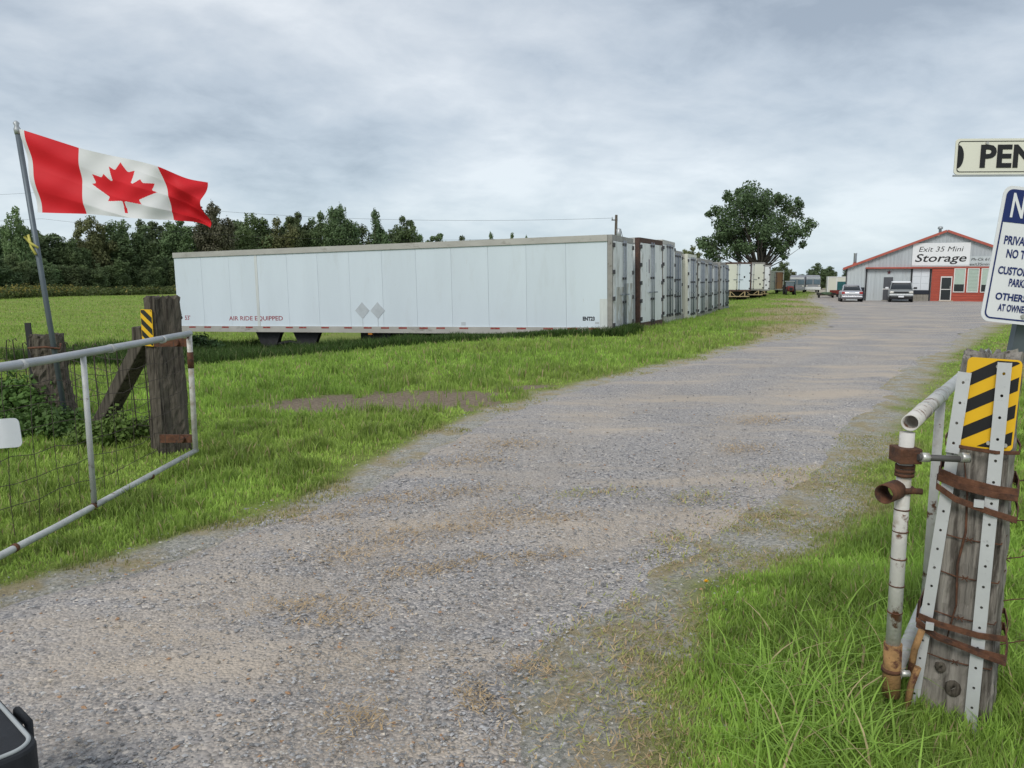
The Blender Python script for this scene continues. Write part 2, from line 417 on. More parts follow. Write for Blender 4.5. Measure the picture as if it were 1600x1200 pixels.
# driveway sheet with ragged edges
def gravel_material():
    m = bpy.data.materials.new('gravel'); m.use_nodes = True
    t = m.node_tree; N = t.nodes; L = t.links; bs = N['Principled BSDF']
    co = N.new('ShaderNodeTexCoord')
    def noise(s, d=6, r=0.6, st=None):
        n = N.new('ShaderNodeTexNoise'); n.inputs['Scale'].default_value = s; n.inputs['Detail'].default_value = d; n.inputs['Roughness'].default_value = r
        if st:
            mpn = N.new('ShaderNodeMapping'); mpn.inputs['Scale'].default_value = st; mpn.inputs['Rotation'].default_value = (0, 0, R(-30)); L.new(co.outputs['Object'], mpn.inputs[0]); L.new(mpn.outputs[0], n.inputs['Vector'])
        else: L.new(co.outputs['Object'], n.inputs['Vector'])
        return n.outputs[0]
    def ramp(v, stops):
        r = N.new('ShaderNodeValToRGB'); r.color_ramp.elements[0].position = stops[0][0]; r.color_ramp.elements[0].color = (*stops[0][1], 1)
        r.color_ramp.elements[1].position = stops[-1][0]; r.color_ramp.elements[1].color = (*stops[-1][1], 1)
        for p, c in stops[1:-1]: r.color_ramp.elements.new(p).color = (*c, 1)
        L.new(v, r.inputs[0]); return r.outputs[0]
    def mix(f, c1, c2, mode='MIX'):
        n = N.new('ShaderNodeMixRGB'); n.blend_type = mode
        if isinstance(f, float): n.inputs[0].default_value = f
        else: L.new(f, n.inputs[0])
        L.new(c1, n.inputs[1]); L.new(c2, n.inputs[2]); return n.outputs[0]
    vo = N.new('ShaderNodeTexVoronoi'); vo.inputs['Scale'].default_value = 62; L.new(co.outputs['Object'], vo.inputs['Vector'])
    vo2 = N.new('ShaderNodeTexVoronoi'); vo2.inputs['Scale'].default_value = 130; L.new(co.outputs['Object'], vo2.inputs['Vector'])
    sep = N.new('ShaderNodeSeparateColor'); L.new(vo.outputs['Color'], sep.inputs[0])
    sep2 = N.new('ShaderNodeSeparateColor'); L.new(vo2.outputs['Color'], sep2.inputs[0])
    stone = ramp(sep.outputs[0], [(0.0, (0.10, 0.105, 0.115)), (0.45, (0.235, 0.235, 0.245)), (0.85, (0.34, 0.335, 0.33)), (1.0, (0.52, 0.49, 0.45))])
    stone2 = ramp(sep2.outputs[0], [(0.0, (0.13, 0.13, 0.14)), (0.6, (0.27, 0.268, 0.27)), (1.0, (0.42, 0.40, 0.37))])
    st = mix(ramp(noise(7, 4), [(0.42, (0, 0, 0)), (0.58, (1, 1, 1))]), stone, stone2)
    fines = ramp(noise(120, 5, 0.7), [(0.3, (0.25, 0.225, 0.195)), (0.7, (0.46, 0.41, 0.345))])
    broad = noise(0.75, 8, 0.62, (0.45, 1.5, 1))
    c = mix(ramp(broad, [(0.49, (0, 0, 0)), (0.63, (0.9, 0.9, 0.9))]), st, fines)
    at = N.new('ShaderNodeAttribute'); at.attribute_name = 'col'
    tk = N.new('ShaderNodeMath'); tk.operation = 'MULTIPLY'; L.new(at.outputs['Fac'], tk.inputs[0]); L.new(ramp(noise(1.3, 6, 0.6), [(0.35, (0.05, 0.05, 0.05)), (0.65, (0.45, 0.45, 0.45))]), tk.inputs[1])
    c = mix(tk.outputs[0], c, fines)                       # packed dusty wheel tracks
    tone = ramp(noise(0.35, 5, 0.6), [(0.3, (1.24, 1.19, 1.15)), (0.7, (1.54, 1.46, 1.38))])
    c = mix(1.0, c, tone, 'MULTIPLY')
    # greyer and lighter compacted dust in large areas
    L.new(c, bs.inputs['Base Color']); bs.inputs['Roughness'].default_value = 0.95; bs.inputs['Specular IOR Level'].default_value = 0.12
    inv = N.new('ShaderNodeMath'); inv.operation = 'SUBTRACT'; inv.inputs[0].default_value = 1.0; L.new(vo.outputs['Distance'], inv.inputs[1])
    bp = N.new('ShaderNodeBump'); bp.inputs['Strength'].default_value = 0.8; bp.inputs['Distance'].default_value = 0.012; L.new(inv.outputs[0], bp.inputs['Height'])
    bp2 = N.new('ShaderNodeBump'); bp2.inputs['Strength'].default_value = 0.5; bp2.inputs['Distance'].default_value = 0.05; L.new(noise(3, 6, 0.65), bp2.inputs['Height']); L.new(bp2.outputs[0], bp.inputs['Normal'])
    L.new(bp.outputs[0], bs.inputs['Normal'])
    return m
m_gravel = gravel_material()
ys = spread_axis(-25, 88, 520, 3.0, 2.5); us = np.concatenate([np.linspace(0, .12, 10)[:-1], np.linspace(.12, .88, 40), np.linspace(.88, 1, 10)[1:]])
YY, UU = np.meshgrid(ys, us, indexing='ij')
wl = (fbm(ys, ys * 0, 2.2, 41, 4) - .5) * 0.35 + (fbm(ys, ys * 0, .35, 47, 2) - .5) * .5 * ss(6, 20, ys)
wr = (fbm(ys, ys * 0 + 9, 1.8, 43, 4) - .5) * 0.7 + (fbm(ys, ys * 0, .3, 49, 2) - .5) * .6 * ss(6, 20, ys)
wl *= 1 + ss(10, 40, ys) * 2; wr *= 1 + ss(10, 40, ys) * 2
xl = XL(ys) + wl; xr = XR(ys) + wr
XX = xl[:, None] * (1 - UU) + xr[:, None] * UU
edgefall = 0.035 * np.clip(1 - np.minimum(UU, 1 - UU) * (xr - xl)[:, None] / 0.25, 0, 1)
ruts = (fbm(XX, YY, 0.9, 5, 3) - .5) * 0.05
ZZ = base_z(XX, YY) + 0.012 + ruts * np.clip(np.minimum(UU, 1 - UU) * 8, 0, 1) - edgefall
I = np.arange(XX.size).reshape(XX.shape)
F = np.stack([I[:-1, :-1].ravel(), I[:-1, 1:].ravel(), I[1:, 1:].ravel(), I[1:, :-1].ravel()], 1)
uw = np.clip((XX - xl[:, None]) / np.minimum((xr - xl)[:, None], 6.0), 0, 1)
trk = np.exp(-((uw - .34 - .04 * np.sin(YY * .5)) / .10) ** 2) + np.exp(-((uw - .72 - .04 * np.sin(YY * .5)) / .10) ** 2)
ZZ = ZZ - .018 * trk
dw = npmesh('driveway', np.stack([XX.ravel(), YY.ravel(), ZZ.ravel()], 1), F, m_gravel, smooth=True, col=np.repeat(np.clip(trk, 0, 1).reshape(-1, 1), 3, 1))
tag(dw, kind='structure')
def road_z(x, y): return base_z(x, y) + 0.012 + (fbm(x, y, 0.9, 5, 3) - .5) * 0.05

# ------------------------------------------------------------------ gravel stones (loose, uncountable)
def stones(n, rmin, rmax, seed, smin, smax):
    rg = np.random.default_rng(seed)
    r = np.exp(rg.uniform(math.log(rmin), math.log(rmax), n)); a = rg.uniform(R(-44), R(44), n)
    x = r * np.sin(a); y = r * np.cos(a)
    dl, dr = dist_edges(x, y); ins = np.minimum(dl, dr)
    sand = ss(.5, .68, fbm(x * .9 + y * .3, y * 1.4, .9, 61, 4))
    keep = (ins > -0.35 - .5 * (dr < dl)) & (rg.random(n) < np.where(ins > 0, 1 - .75 * sand, .45) * (1 - .8 * ss(5, 11, r)))
    x, y, r, ins = x[keep], y[keep], r[keep], ins[keep]; n = len(x)
    s = (smin + (smax - smin) * rg.random(n) ** 3.2) * (1 + 0.05 * r)
    z = np.where(ins > 0.1, road_z(x, y), ground_z(x, y) - 0.002)
    V0 = np.array([(1,0,0),(0,1,0),(-1,0,0),(0,-1,0),(0,0,.62),(0,0,-.6)], float)
    V = np.repeat(V0[None], n, 0) * (0.65 + 0.7 * rg.random((n, 6, 1)))
    V[:, :, :2] += rg.normal(0, .16, (n, 6, 2))
    th = rg.uniform(0, 6.283, n); c, q = np.cos(th), np.sin(th)
    sx = s * rg.uniform(.75, 1.35, n); sy = s * rg.uniform(.6, 1, n)
    vx = V[:, :, 0] * sx[:, None]; vy = V[:, :, 1] * sy[:, None]
    P = np.stack([vx * c[:, None] - vy * q[:, None] + x[:, None], vx * q[:, None] + vy * c[:, None] + y[:, None],
                  V[:, :, 2] * s[:, None] * .8 + z[:, None] + s[:, None] * .16], 2)
    F0 = np.array([(0,1,4),(1,2,4),(2,3,4),(3,0,4),(1,0,5),(2,1,5),(3,2,5),(0,3,5)])
    F = (F0[None] + (np.arange(n) * 6)[:, None, None]).reshape(-1, 3)
    k = rg.random(n); g = 0.17 + 0.30 * rg.random(n) ** 1.2
    C = np.stack([g, g * .985, g * .975], 1)
    warm = k > .84; C[warm] = np.stack([g, g * .88, g * .72], 1)[warm] * 1.3
    pale_ = k < .045; C[pale_] = np.stack([g * 0 + .52, g * 0 + .50, g * 0 + .46], 1)[pale_]
    tan = (k > .965); C[tan] = np.array([.36, .22, .13])
    return P.reshape(-1, 3), F, np.repeat(C, 6, 0)
P, F, C = stones(90000, 1.9, 14, 5, .0032, .0105)
o = npmesh('loose_gravel', P, F, attr_mat('stone', rough=.9, var=.2, scale=120), col=C)
tag(o, 'loose grey gravel stones scattered over the driveway', 'gravel', kind='stuff')

# ------------------------------------------------------------------ grass
m_grass = attr_mat('grass_blade', rough=.6, transl=.35, var=.15, scale=8, spec=.3)
def blade_mesh(x, y, z, h, w, col, rg, bend=.45, two=True):
    n = len(x); th = rg.uniform(0, 6.283, n); ph = rg.uniform(0, 6.283, n)
    # blades face about any way, bend along ph
    wx = np.cos(th) * w / 2; wy = np.sin(th) * w / 2
    b = h * bend * rg.uniform(.15, 1.3, n); bx = np.cos(ph) * b; by = np.sin(ph) * b
    if two:
        P = np.stack([np.stack([x - wx, y - wy, z], 1), np.stack([x + wx, y + wy, z], 1),
                      np.stack([x + bx * .35 + wx * .8, y + by * .35 + wy * .8, z + h * .6], 1), np.stack([x + bx * .35 - wx * .8, y + by * .35 - wy * .8, z + h * .6], 1),
                      np.stack([x + bx, y + by, z + h * (1 - .25 * np.clip(b / h, 0, 1))], 1)], 1)
        F0 = np.array([(0, 1, 2), (0, 2, 3), (3, 2, 4)]); k = 5
        t = np.array([.75, .75, 1.0, 1.0, 1.12])
    else:
        P = np.stack([np.stack([x - wx, y - wy, z], 1), np.stack([x + wx, y + wy, z], 1), np.stack([x + bx, y + by, z + h], 1)], 1)
        F0 = np.array([(0, 1, 2)]); k = 3; t = np.array([.85, .85, 1.12])
    F = (F0[None] + (np.arange(n) * k)[:, None, None]).reshape(-1, 3)
    C = np.repeat(col, k, 0)
    return P.reshape(-1, 3), F, C
FRESH = np.array([.36, .54, .10]); DEEP = np.array([.14, .245, .045]); OLIVE = np.array([.41, .43, .13]); STRAW = np.array([.56, .45, .25]); PALE = np.array([.27, .30, .13])
def trailer_ab(x, y):
    vx = x - ROW_O[0]; vy = y - ROW_O[1]
    return vx * AL[0] + vy * AL[1], -(vx * PE[0] + vy * PE[1])
def grass(n, rmin, rmax, seed, two, wscale, hscale=1.0, amax=44, verge=False):
    rg = np.random.default_rng(seed)
    r = np.exp(rg.uniform(math.log(rmin), math.log(rmax), n)); a = rg.uniform(R(-amax), R(amax), n)
    x = r * np.sin(a); y = r * np.cos(a)
    cl = rg.random(n) < .6                                  # clumping
    x = np.where(cl, x + rg.normal(0, .02, n), x)
    dirt, dry, edge, ins = masks(x, y); dl, dr = dist_edges(x, y); right = dr < dl
    q = -ins
    clump = fbm(x, y, 2.3, 15, 3); broad = fbm(x, y, .35, 17, 3)
    p = ss(-.05, .45, q + (clump - .5) * 1.1) * (1 - .97 * dirt) * (1 - .62 * edge * ss(.62, .42, fbm(x, y, 3.1, 55, 3)))
    p = np.where(r > 14, np.maximum(p, .0), p)
    ta, tb = trailer_ab(x, y)
    under = (ta > .1) & (ta < 16.1) & (tb < 0) & (tb > -38)
    p = np.where(under & (tb < -2.0), 0, p)
    if verge: p = np.where(right & (q > -.5) & (q < 2.4), ss(.46, .60, fbm(x, y, 2.1, 63, 4)) * ss(-.45, .3, q), 0)
    keep = rg.random(n) < p
    x, y, r, q, right, dry, dirt, edge, clump, broad, ta, tb, under = [v[keep] for v in (x, y, r, q, right, dry, dirt, edge, clump, broad, ta, tb, under)]
    n = len(x)
    hr = (.045 + .12 * ss(.25, 1.3, q) * (.45 + 1.1 * clump) + .10 * ss(.9, 2, q) * ss(.45, .62, clump)) * .85
    near_post = np.exp(-(((x - 1.6) / .55) ** 2 + ((y - 2.7) / .5) ** 2)); hr = hr * (1 - .35 * near_post)
    hr = np.where(y > 8, hr * .55, hr)
    hl = .030 + .05 * ss(.1, .8, q) * (.5 + 1.0 * clump) + .07 * ss(.52, .66, fbm(x, y, 5.0, 19, 3)) * ss(.3, 1, q) + .035 * ss(.5, .62, clump)
    gate = np.exp(-((x + 3.1) / .5) ** 2) * (y < 8.6); hl = hl * (1 - .45 * gate)
    h = np.where(right, hr, hl)
    bmax = .35 + .42 * np.clip(ta, 0, 20); bmax = np.minimum(bmax, 4.6) + (fbm(x, y, 1.1, 91, 2) - .5) * 1.2
    weed = (ta > -.6) & (ta < 22) & (tb < bmax) & (tb > -2.2)
    h = np.where(weed, .10 + .26 * clump * ss(0, 6, ta) + .08 * ss(2.5, .5, ta), h)
    h *= hscale * rg.uniform(.55, 1.25, n) * (1 - .6 * dry)
    w = (.0042 + .0011 * r) * wscale * rg.uniform(.6, 1.4, n)
    k = rg.random(n)[:, None]; bm = ss(.35, .65, broad)[:, None]; cm = ss(.35, .68, clump)[:, None]
    base = FRESH * (1 - k * .55) + DEEP * k * .55
    base = base * (1 - .25 * bm) + OLIVE * .25 * bm
    tuft = ss(.5, .66, fbm(x, y, 5.0, 19, 3))[:, None]; base = base * (1.14 - .34 * cm) * (1.1 - .28 * tuft)
    base[weed] = DEEP * (.4 + .4 * k[weed])
    dk = (dry * (.35 + .6 * rg.random(n)))[:, None]; col = base * (1 - .25 * dry[:, None]) * (1 - dk) + (STRAW * (.5 + .6 * k)) * dk
    seed_ = rg.random(n) < .035; col[seed_] = PALE
    dead = rg.random(n) < .05; col[dead] = STRAW * .8
    P, F, C = blade_mesh(x, y, ground_z(x, y) - .006, h, w, col, rg, two=two)
    return P, F, C
def joined(parts):
    Ps, Fs, Cs = [], [], []; o = 0
    for P, F, C in parts: Ps.append(P); Fs.append(F + o); Cs.append(C); o += len(P)
    return np.concatenate(Ps), np.concatenate(Fs), np.concatenate(Cs)
P, F, C = joined([grass(270000, 1.9, 9, 101, True, .85, 1.0, 47), grass(40000, 2.0, 9, 105, True, .95, 1.0, 62), grass(160000, 8, 26, 102, True, .9), grass(230000, 24, 118, 103, False, .8), grass(240000, 3.2, 30, 104, True, .8, 1.0, 44, True)])
o = npmesh('grass', P, F, m_grass, col=C)
tag(o, 'green grass of the verges and field with dry worn edges', 'grass', kind='stuff')

# tall dark weeds along the side of the long trailer
def trailer_weeds(n):
    rg = np.random.default_rng(205)
    ta = rg.uniform(-.5, 18.5, n) ; bmax = np.minimum(.4 + .46 * np.clip(ta, 0, 20), 5.0)
    tb = -1.8 + (bmax + 1.8) * rg.random(n) ; x = ROW_O[0] + AL[0] * ta - PE[0] * tb; y = ROW_O[1] + AL[1] * ta - PE[1] * tb
    cl = fbm(x, y, 1.3, 93, 3); keep = rg.random(n) < ss(.28, .5, cl + .25 * (tb < bmax - .5)); x, y, cl, ta, tb = x[keep], y[keep], cl[keep], ta[keep], tb[keep]; n = len(x)
    h = (.16 + .48 * cl * ss(0, 7, ta) + .16 * ss(3, 0, ta)) * rg.uniform(.5, 1.15, n); w = rg.uniform(.012, .03, n)
    k = rg.random(n)[:, None]; col = np.array([.062, .115, .024]) * (.55 + .8 * k); pale_ = rg.random(n) < .06; col[pale_] = np.array([.20, .22, .09])
    return blade_mesh(x, y, ground_z(x, y) - .01, h, w, col, rg, bend=.5)
P, F, C = trailer_weeds(80000)
o = npmesh('trailer_weeds', P, F, m_grass, col=C)
tag(o, 'tall dark weeds growing along the side of the long trailer', 'weeds', kind='stuff')

# long strappy blades round the near post
def long_blades():
    rg = np.random.default_rng(77); Ps, Fs, Cs = [], [], []; o = 0
    for i in range(900):
        if i < 620: cx, cy = rg.normal(1.12, .17), rg.normal(2.45, .26)
        else: cx, cy = rg.normal(1.7, .35), rg.normal(2.95, .25)
        if cx < .75 or (cx > 1.24 and cy < 2.75): continue
        h = rg.uniform(.12, .30); L = rg.uniform(.1, .32); a = rg.uniform(0, 6.283); w = rg.uniform(.004, .0085)
        d = np.array([math.cos(a), math.sin(a), 0]); s_ = np.array([-d[1], d[0], 0])
        z0 = gz(cx, cy); k = 6
        pts = []
        for t in np.linspace(0, 1, k):
            pts.append(np.array([cx, cy, z0]) + d * L * t ** 1.7 + np.array([0, 0, h * (1.25 * t - .45 * t * t * (1 + L))]))
        for j, p in enumerate(pts):
            ww = w * (1 - (j / (k - 1)) ** 2.2) * .5 + .0004; Ps += [p - s_ * ww, p + s_ * ww]
        for j in range(k - 1):
            b = o + j * 2; Fs += [(b, b + 1, b + 3), (b, b + 3, b + 2)]
        c = (FRESH * rg.uniform(.75, 1.25) * np.array([.82, .86, .8])) if rg.random() > .08 else STRAW
        Cs += [c] * (2 * k); o += 2 * k
    return np.array(Ps), np.array(Fs), np.array(Cs)
P, F, C = long_blades()
o = npmesh('long_grass', P, F, m_grass, col=C)
tag(o, 'long lush grass blades round the foot of the near post', 'grass', kind='stuff')

# flattened straw litter on the gravel
def straw_litter():
    rg = np.random.default_rng(31)
    spots = [(-.75,4.6,.28,.06),(-.3,4.75,.22,.05),(-.95,4.3,.25,.05),(-.55,4.05,.2,.05),(-.1,5.1,.3,.06),(.2,4.3,.15,.04),(-.25,4.2,.22,.04),(-1.05,3.6,.24,.05),(-.8,3.5,.2,.05),(.25,5.0,.25,.05),
             (-.4,5.6,.35,.07),(-1.2,5.0,.2,.05),(-.9,5.4,.25,.06),(.6,5.6,.3,.05),(-.12,2.75,.07,.06),(-.55,2.6,.1,.05),(.1,3.0,.07,.04),(-.4,6.6,.3,.1),(.0,7.3,.3,.1),(1.35,5.5,.2,.06),(1.0,4.6,.12,.05),(2.2,7.2,.25,.08),(2.8,8.6,.3,.1),
             (.5,3.2,.22,.14),(.35,2.7,.22,.16),(.55,2.45,.2,.15),(.75,3.6,.25,.12),(1.1,4.2,.25,.12),(1.7,5.0,.3,.12),(.3,2.2,.2,.15),(.8,2.9,.15,.15),(2.4,6.1,.35,.12),(.62,2.75,.2,.2)]
    xs, ys_, ks = [], [], []
    for (cx, cy, sx, sy) in spots:
        m_ = int(120 + 2600 * sx * sy * 4); a = .35
        u = rg.normal(0, sx, m_) * .8; v = rg.normal(0, sy, m_) * 1.5
        xs.append(cx + u * math.cos(a) - v * math.sin(a)); ys_.append(cy + u * math.sin(a) + v * math.cos(a)); ks.append(np.full(m_, cx > .3 and cy < 6.5))
    x = np.concatenate(xs); y = np.concatenate(ys_); green = np.concatenate(ks); n = len(x)
    L = rg.uniform(.015, .05, n); a = rg.uniform(0, 6.283, n); w = rg.uniform(.0012, .003, n) * (1 + .15 * y); z = road_z(x, y) + .006
    dx, dy = np.cos(a), np.sin(a); lift = rg.uniform(0, .018, n) * np.where(green, 1.6, 1)
    P = np.stack([np.stack([x - dy * w, y + dx * w, z], 1), np.stack([x + dy * w, y - dx * w, z], 1), np.stack([x + dx * L, y + dy * L, z + lift], 1)], 1).reshape(-1, 3)
    F = np.arange(3 * n).reshape(-1, 3)
    k = rg.random(n)[:, None]; C = np.array([.58, .43, .25]) * (.7 + .5 * k)
    gm = green & (rg.random(n) < .55); C[gm] = (OLIVE * (.7 + .5 * k))[gm]
    return P, F, np.repeat(C, 3, 0)
P, F, C = straw_litter()
o = npmesh('straw_litter', P, F, m_grass, col=C)
tag(o, 'flattened dry straw and sparse weeds lying on the gravel', 'straw', kind='stuff')

# goldenrod and tall weeds at the foot of the wood
def leaf_cloud(c, r, n, size, rg, shell=.55):
    """n leaf quads in an ellipsoid (c, r): returns V (n,4,3)"""
    d = rg.normal(0, 1, (n, 3)); d /= np.linalg.norm(d, axis=1)[:, None]
    t = (shell + (1 - shell) * rg.random(n) ** .6)[:, None]
    p = np.array(c) + d * t * np.array(r)
    nrm = d + rg.normal(0, .55, (n, 3)) + np.array([0, 0, .35]); nrm /= np.linalg.norm(nrm, axis=1)[:, None]
    u = np.cross(nrm, rg.normal(0, 1, (n, 3))); u /= np.linalg.norm(u, axis=1)[:, None] + 1e-9; v = np.cross(nrm, u)
    s = (size * rg.uniform(.55, 1.3, n))[:, None]; a = rg.uniform(.5, .9, n)[:, None]
    return np.stack([p - u * s, p - v * s * a, p + u * s, p + v * s * a], 1)
def quads(Q): return Q.reshape(-1, 3), np.arange(len(Q) * 4).reshape(-1, 4)
def goldenrod():
    rg = np.random.default_rng(17); Q = []; C = []
    for i in range(520):
        t = rg.random(); px = -20 + 310 * t; Yc = 92 + 62 * (px / 660) + rg.uniform(-5, 9) * rg.random()
        cx = (px - 800) / 1200 * Yc; z0 = gz(cx, Yc); h = rg.uniform(.35, 1.0) + 1.1 * float(fbm(np.array([cx]), np.array([Yc]), .16, 33, 3)[0]) ** 1.5
        q = leaf_cloud((cx, Yc, z0 + h * .5), (.9, .6, h * .6), 46, .14, rg, .2); Q.append(q)
        zz = (q[:, :, 2].mean(1) - z0) / h; gold = (rg.random(46) < np.clip(zz - .35, 0, 1) * (.85 if px < 130 else .12))
        c = np.where(gold[:, None], np.array([.28, .24, .06]), np.array([.10, .13, .04]) * rg.uniform(.6, 1.3, (46, 1))); C.append(np.repeat(c, 4, 0))
    V, F = quads(np.concatenate(Q)); return V, F, np.concatenate(C)
V, F, C = goldenrod()
o = npmesh('goldenrod', V, F, m_grass, col=C)
tag(o, 'strip of yellow goldenrod and tall weeds along the foot of the wood', 'weeds', kind='stuff')

# ------------------------------------------------------------------ trees
def leafmat(name, c, hue=.25):
    c = Vector(c)
    return mat(name, c, .6, .35, .8, spot=tuple(c * 1.75), spot_scale=1.1, spot_lo=.5, spot_hi=.72, transl=.25, hue=hue, spec=.25)
LM = [leafmat('leaf_dark', (.105, .150, .068)), leafmat('leaf_mid', (.125, .175, .075)), leafmat('leaf_olive', (.155, .175, .075)), leafmat('leaf_pale', (.14, .195, .09), .12), leafmat('leaf_brown', (.13, .125, .08), .1)]
m_bark = mat('bark', (.085, .072, .06), .95, .35, 6, 0, .8, 20)
def crown_variant(i):
    """a unit crown: height 1 from z=0 to 1, about 0.3 radius, with lobes and gaps"""
    rg = np.random.default_rng(200 + i); Q = []
    tall = i in (2, 5)
    for k in range(7 if not tall else 4):                # several leaders of unlike height
        a = 6.283 * k / 7 + rg.uniform(-.5, .5); dist = (0 if k == 0 else rg.uniform(.10, .22)) * (.6 if tall else 1); topz = .97 if k == 0 else rg.uniform(.66, .93)
        nlb = 11
        for j in range(nlb):
            t = .10 + (topz - .14) * j / (nlb - 1) + rg.uniform(-.03, .03); f = (t / topz)
            d = dist * (.55 + .6 * f) + rg.normal(0, .02); aa = a + rg.normal(0, .25)
            sr = rg.uniform(.065, .11) * (1.25 - .55 * f ** 2) * (1 if not tall else .85)
            Q.append(leaf_cloud((d * math.cos(aa), d * math.sin(aa), t), (sr * rg.uniform(.9, 1.4), sr * rg.uniform(.9, 1.4), sr * rg.uniform(.75, 1.15)), 165, .0155, rg, .15))
        for j in range(3):
            Q.append(leaf_cloud((dist * 1.1 * math.cos(a) + rg.normal(0, .03), dist * 1.1 * math.sin(a) + rg.normal(0, .03), topz - rg.uniform(.01, .07)), (.025, .025, .055), 34, .012, rg, .1))
    V, F = quads(np.concatenate(Q)); V[:, 2] = V[:, 2].clip(0.0)
    o = npmesh('crown', V, F, None); me = o.data; bpy.data.objects.remove(o)
    return me
CV = [crown_variant(i) for i in range(7)]
TR = {}
def trunk_mesh(i):
    rg = random.Random(i); b = MB()
    b.tube([(0, 0, -.03), (.004, 0, .2), (rg.uniform(-.02, .02), rg.uniform(-.02, .02), .5), (rg.uniform(-.03, .03), 0, .86)], [.022, .017, .011, .003], 7)
    for k in range(6):
        z0 = rg.uniform(.22, .6); a = rg.uniform(0, 6.28); l = rg.uniform(.12, .24)
        b.tube([(0, 0, z0), (math.cos(a) * l * .6, math.sin(a) * l * .6, z0 + .08), (math.cos(a) * l, math.sin(a) * l, z0 + .2)], [.009, .006, .002], 5)
    me = bpy.data.meshes.new('trunk'); me.from_pydata(b.v, [], b.f); me.materials.append(m_bark); return me
TM = [trunk_mesh(i) for i in range(4)]
CM = {}
def tree(px, top, w, Yd, v, lm, label, group, low=0.0):
    """px/top/w: bearing, crown top and width as seen at distance Yd"""
    cx = (px - 800) / 1200 * Yd * 1.008; z0 = gz(cx, Yd); ht = (437 - top) / 1200 * Yd * 1.012 + 1.6 - z0; wd = w / 1200 * Yd
    t = empty('tree', (cx, Yd, z0), (0, 0, random.uniform(0, 6.28)), label, 'tree', group)
    key = (v, lm)
    if key not in CM:
        me = CV[v].copy(); me.name = 'crown'; me.materials.clear(); me.materials.append(LM[lm]); CM[key] = me
    c = link('crown', CM[key], None, t); c.scale = (wd / .62, wd / .62, ht * (1 - low)); c.location.z = ht * low
    k = link('trunk', TM[v % 4], None, t); k.scale = (ht * .8, ht * .8, ht * .93)
    return t
WOOD = 'trees of the wood beyond the field'
SHARED = 'leafy green tree standing in the wood beyond the field'
def wd(px): return 108 + 66 * max(px, -60) / 660
front = [(48,326,52,0,1,'tall wispy tree at the left end of the wood behind the flagpole'),(5,414,60,4,3,'low round pale bush tree at the left edge before the wood'),(100,366,84,3,0,None),(160,338,62,1,2,'feathery olive tree showing left below the flag in the wood'),
         (205,345,80,6,0,None),(237,372,78,4,3,'rounded pale green tree at the front of the wood beneath the flag'),(285,352,64,3,1,None),(345,318,74,6,4,'brownish tree with twiggy top just right of the flag'),(402,334,72,1,1,None),(440,343,66,0,2,'olive yellow tree in the middle of the wood above the trailer'),
         (474,334,60,3,1,None),(508,334,56,0,1,None),(541,322,66,6,0,'tallest dark tree with pointed top in the wood above the trailer'),(592,330,62,2,0,None),(634,340,54,3,0,'dark tree at the right end of the wood above the trailer'),(652,360,38,4,1,None),
         (180,372,70,4,1,None),(130,372,60,6,1,None),(60,385,70,4,0,None)]
for i, (px, top, w, v, lm, lab) in enumerate(front):
    tree(px, top, w, wd(px) + random.uniform(-4, 4), v, lm, lab or SHARED, WOOD)
for i in range(24):                                      # second row fills the wood's depth
    px = -40 + 690 * i / 23 + random.uniform(-8, 8)
    top = np.interp(px, [-40, 40, 110, 200, 340, 420, 540, 640], [372, 352, 378, 352, 338, 350, 345, 366]) + random.uniform(-6, 10)
    tree(px, top, random.uniform(60, 85), wd(px) + 14 + random.uniform(-2, 5), i % 7, i % 2, 'dark tree in the back rows of the wood beyond the field', 'back rows of the wood')
for i in range(20):                                      # low shrubs closing the wood's edge
    px = -30 + 330 * i / 19 + random.uniform(-6, 6)
    sh = tree(px, 408 + random.uniform(-14, 10), random.uniform(38, 60), wd(px) - 6 + random.uniform(-2, 2), 4 if i % 2 else 1, (0, 1, 3)[i % 3], 'low shrub along the front edge of the wood', 'shrubs along the edge of the wood')
    sh.name = 'shrub'; sh['category'] = 'shrub'
for (px, top, w, Yd, v, lm, lab) in [(690,366,52,200,3,1,'small distant tree just right of the wood above the long trailer'),(722,370,44,205,0,1,None),(768,364,30,215,2,1,'thin pointed distant tree above the middle of the trailer roof'),(800,367,26,220,5,1,None),(822,369,20,220,2,0,None)]:
    tree(px, top, w, Yd, v, lm, lab or 'tiny far tree showing over the long trailer roof', 'far trees over the trailer roof')
for (px, top, w, Yd, v, lm, lab) in [(1075,384,46,120,4,2,'olive tree top showing over the row of trailers left of the big tree'),(1212,408,34,118,6,1,'dense bush tree between the white trailers and the red tractor'),(1228,420,26,122,4,2,'paler bush behind the red tractor'),
        (1262,424,24,150,2,0,'dark conifer left of the clump behind the grey motorhomes'),(1268,411,40,152,0,0,'tall dark tree in the clump behind the grey motorhomes'),(1287,416,30,154,3,0,'dark tree at the right of the clump behind the motorhomes'),
        (1297,424,22,150,2,0,'small dark conifer behind the white box left of the building'),(1311,421,30,150,5,0,'dark conifer close to the left corner of the storage building'),(1326,416,30,150,4,0,'dark tree half hidden by the left corner of the storage building'),(1245,428,34,150,1,1,'low tree seen over the left grey motorhome')]:
    tree(px, top, w, Yd, v, lm, lab, 'trees behind the yard')

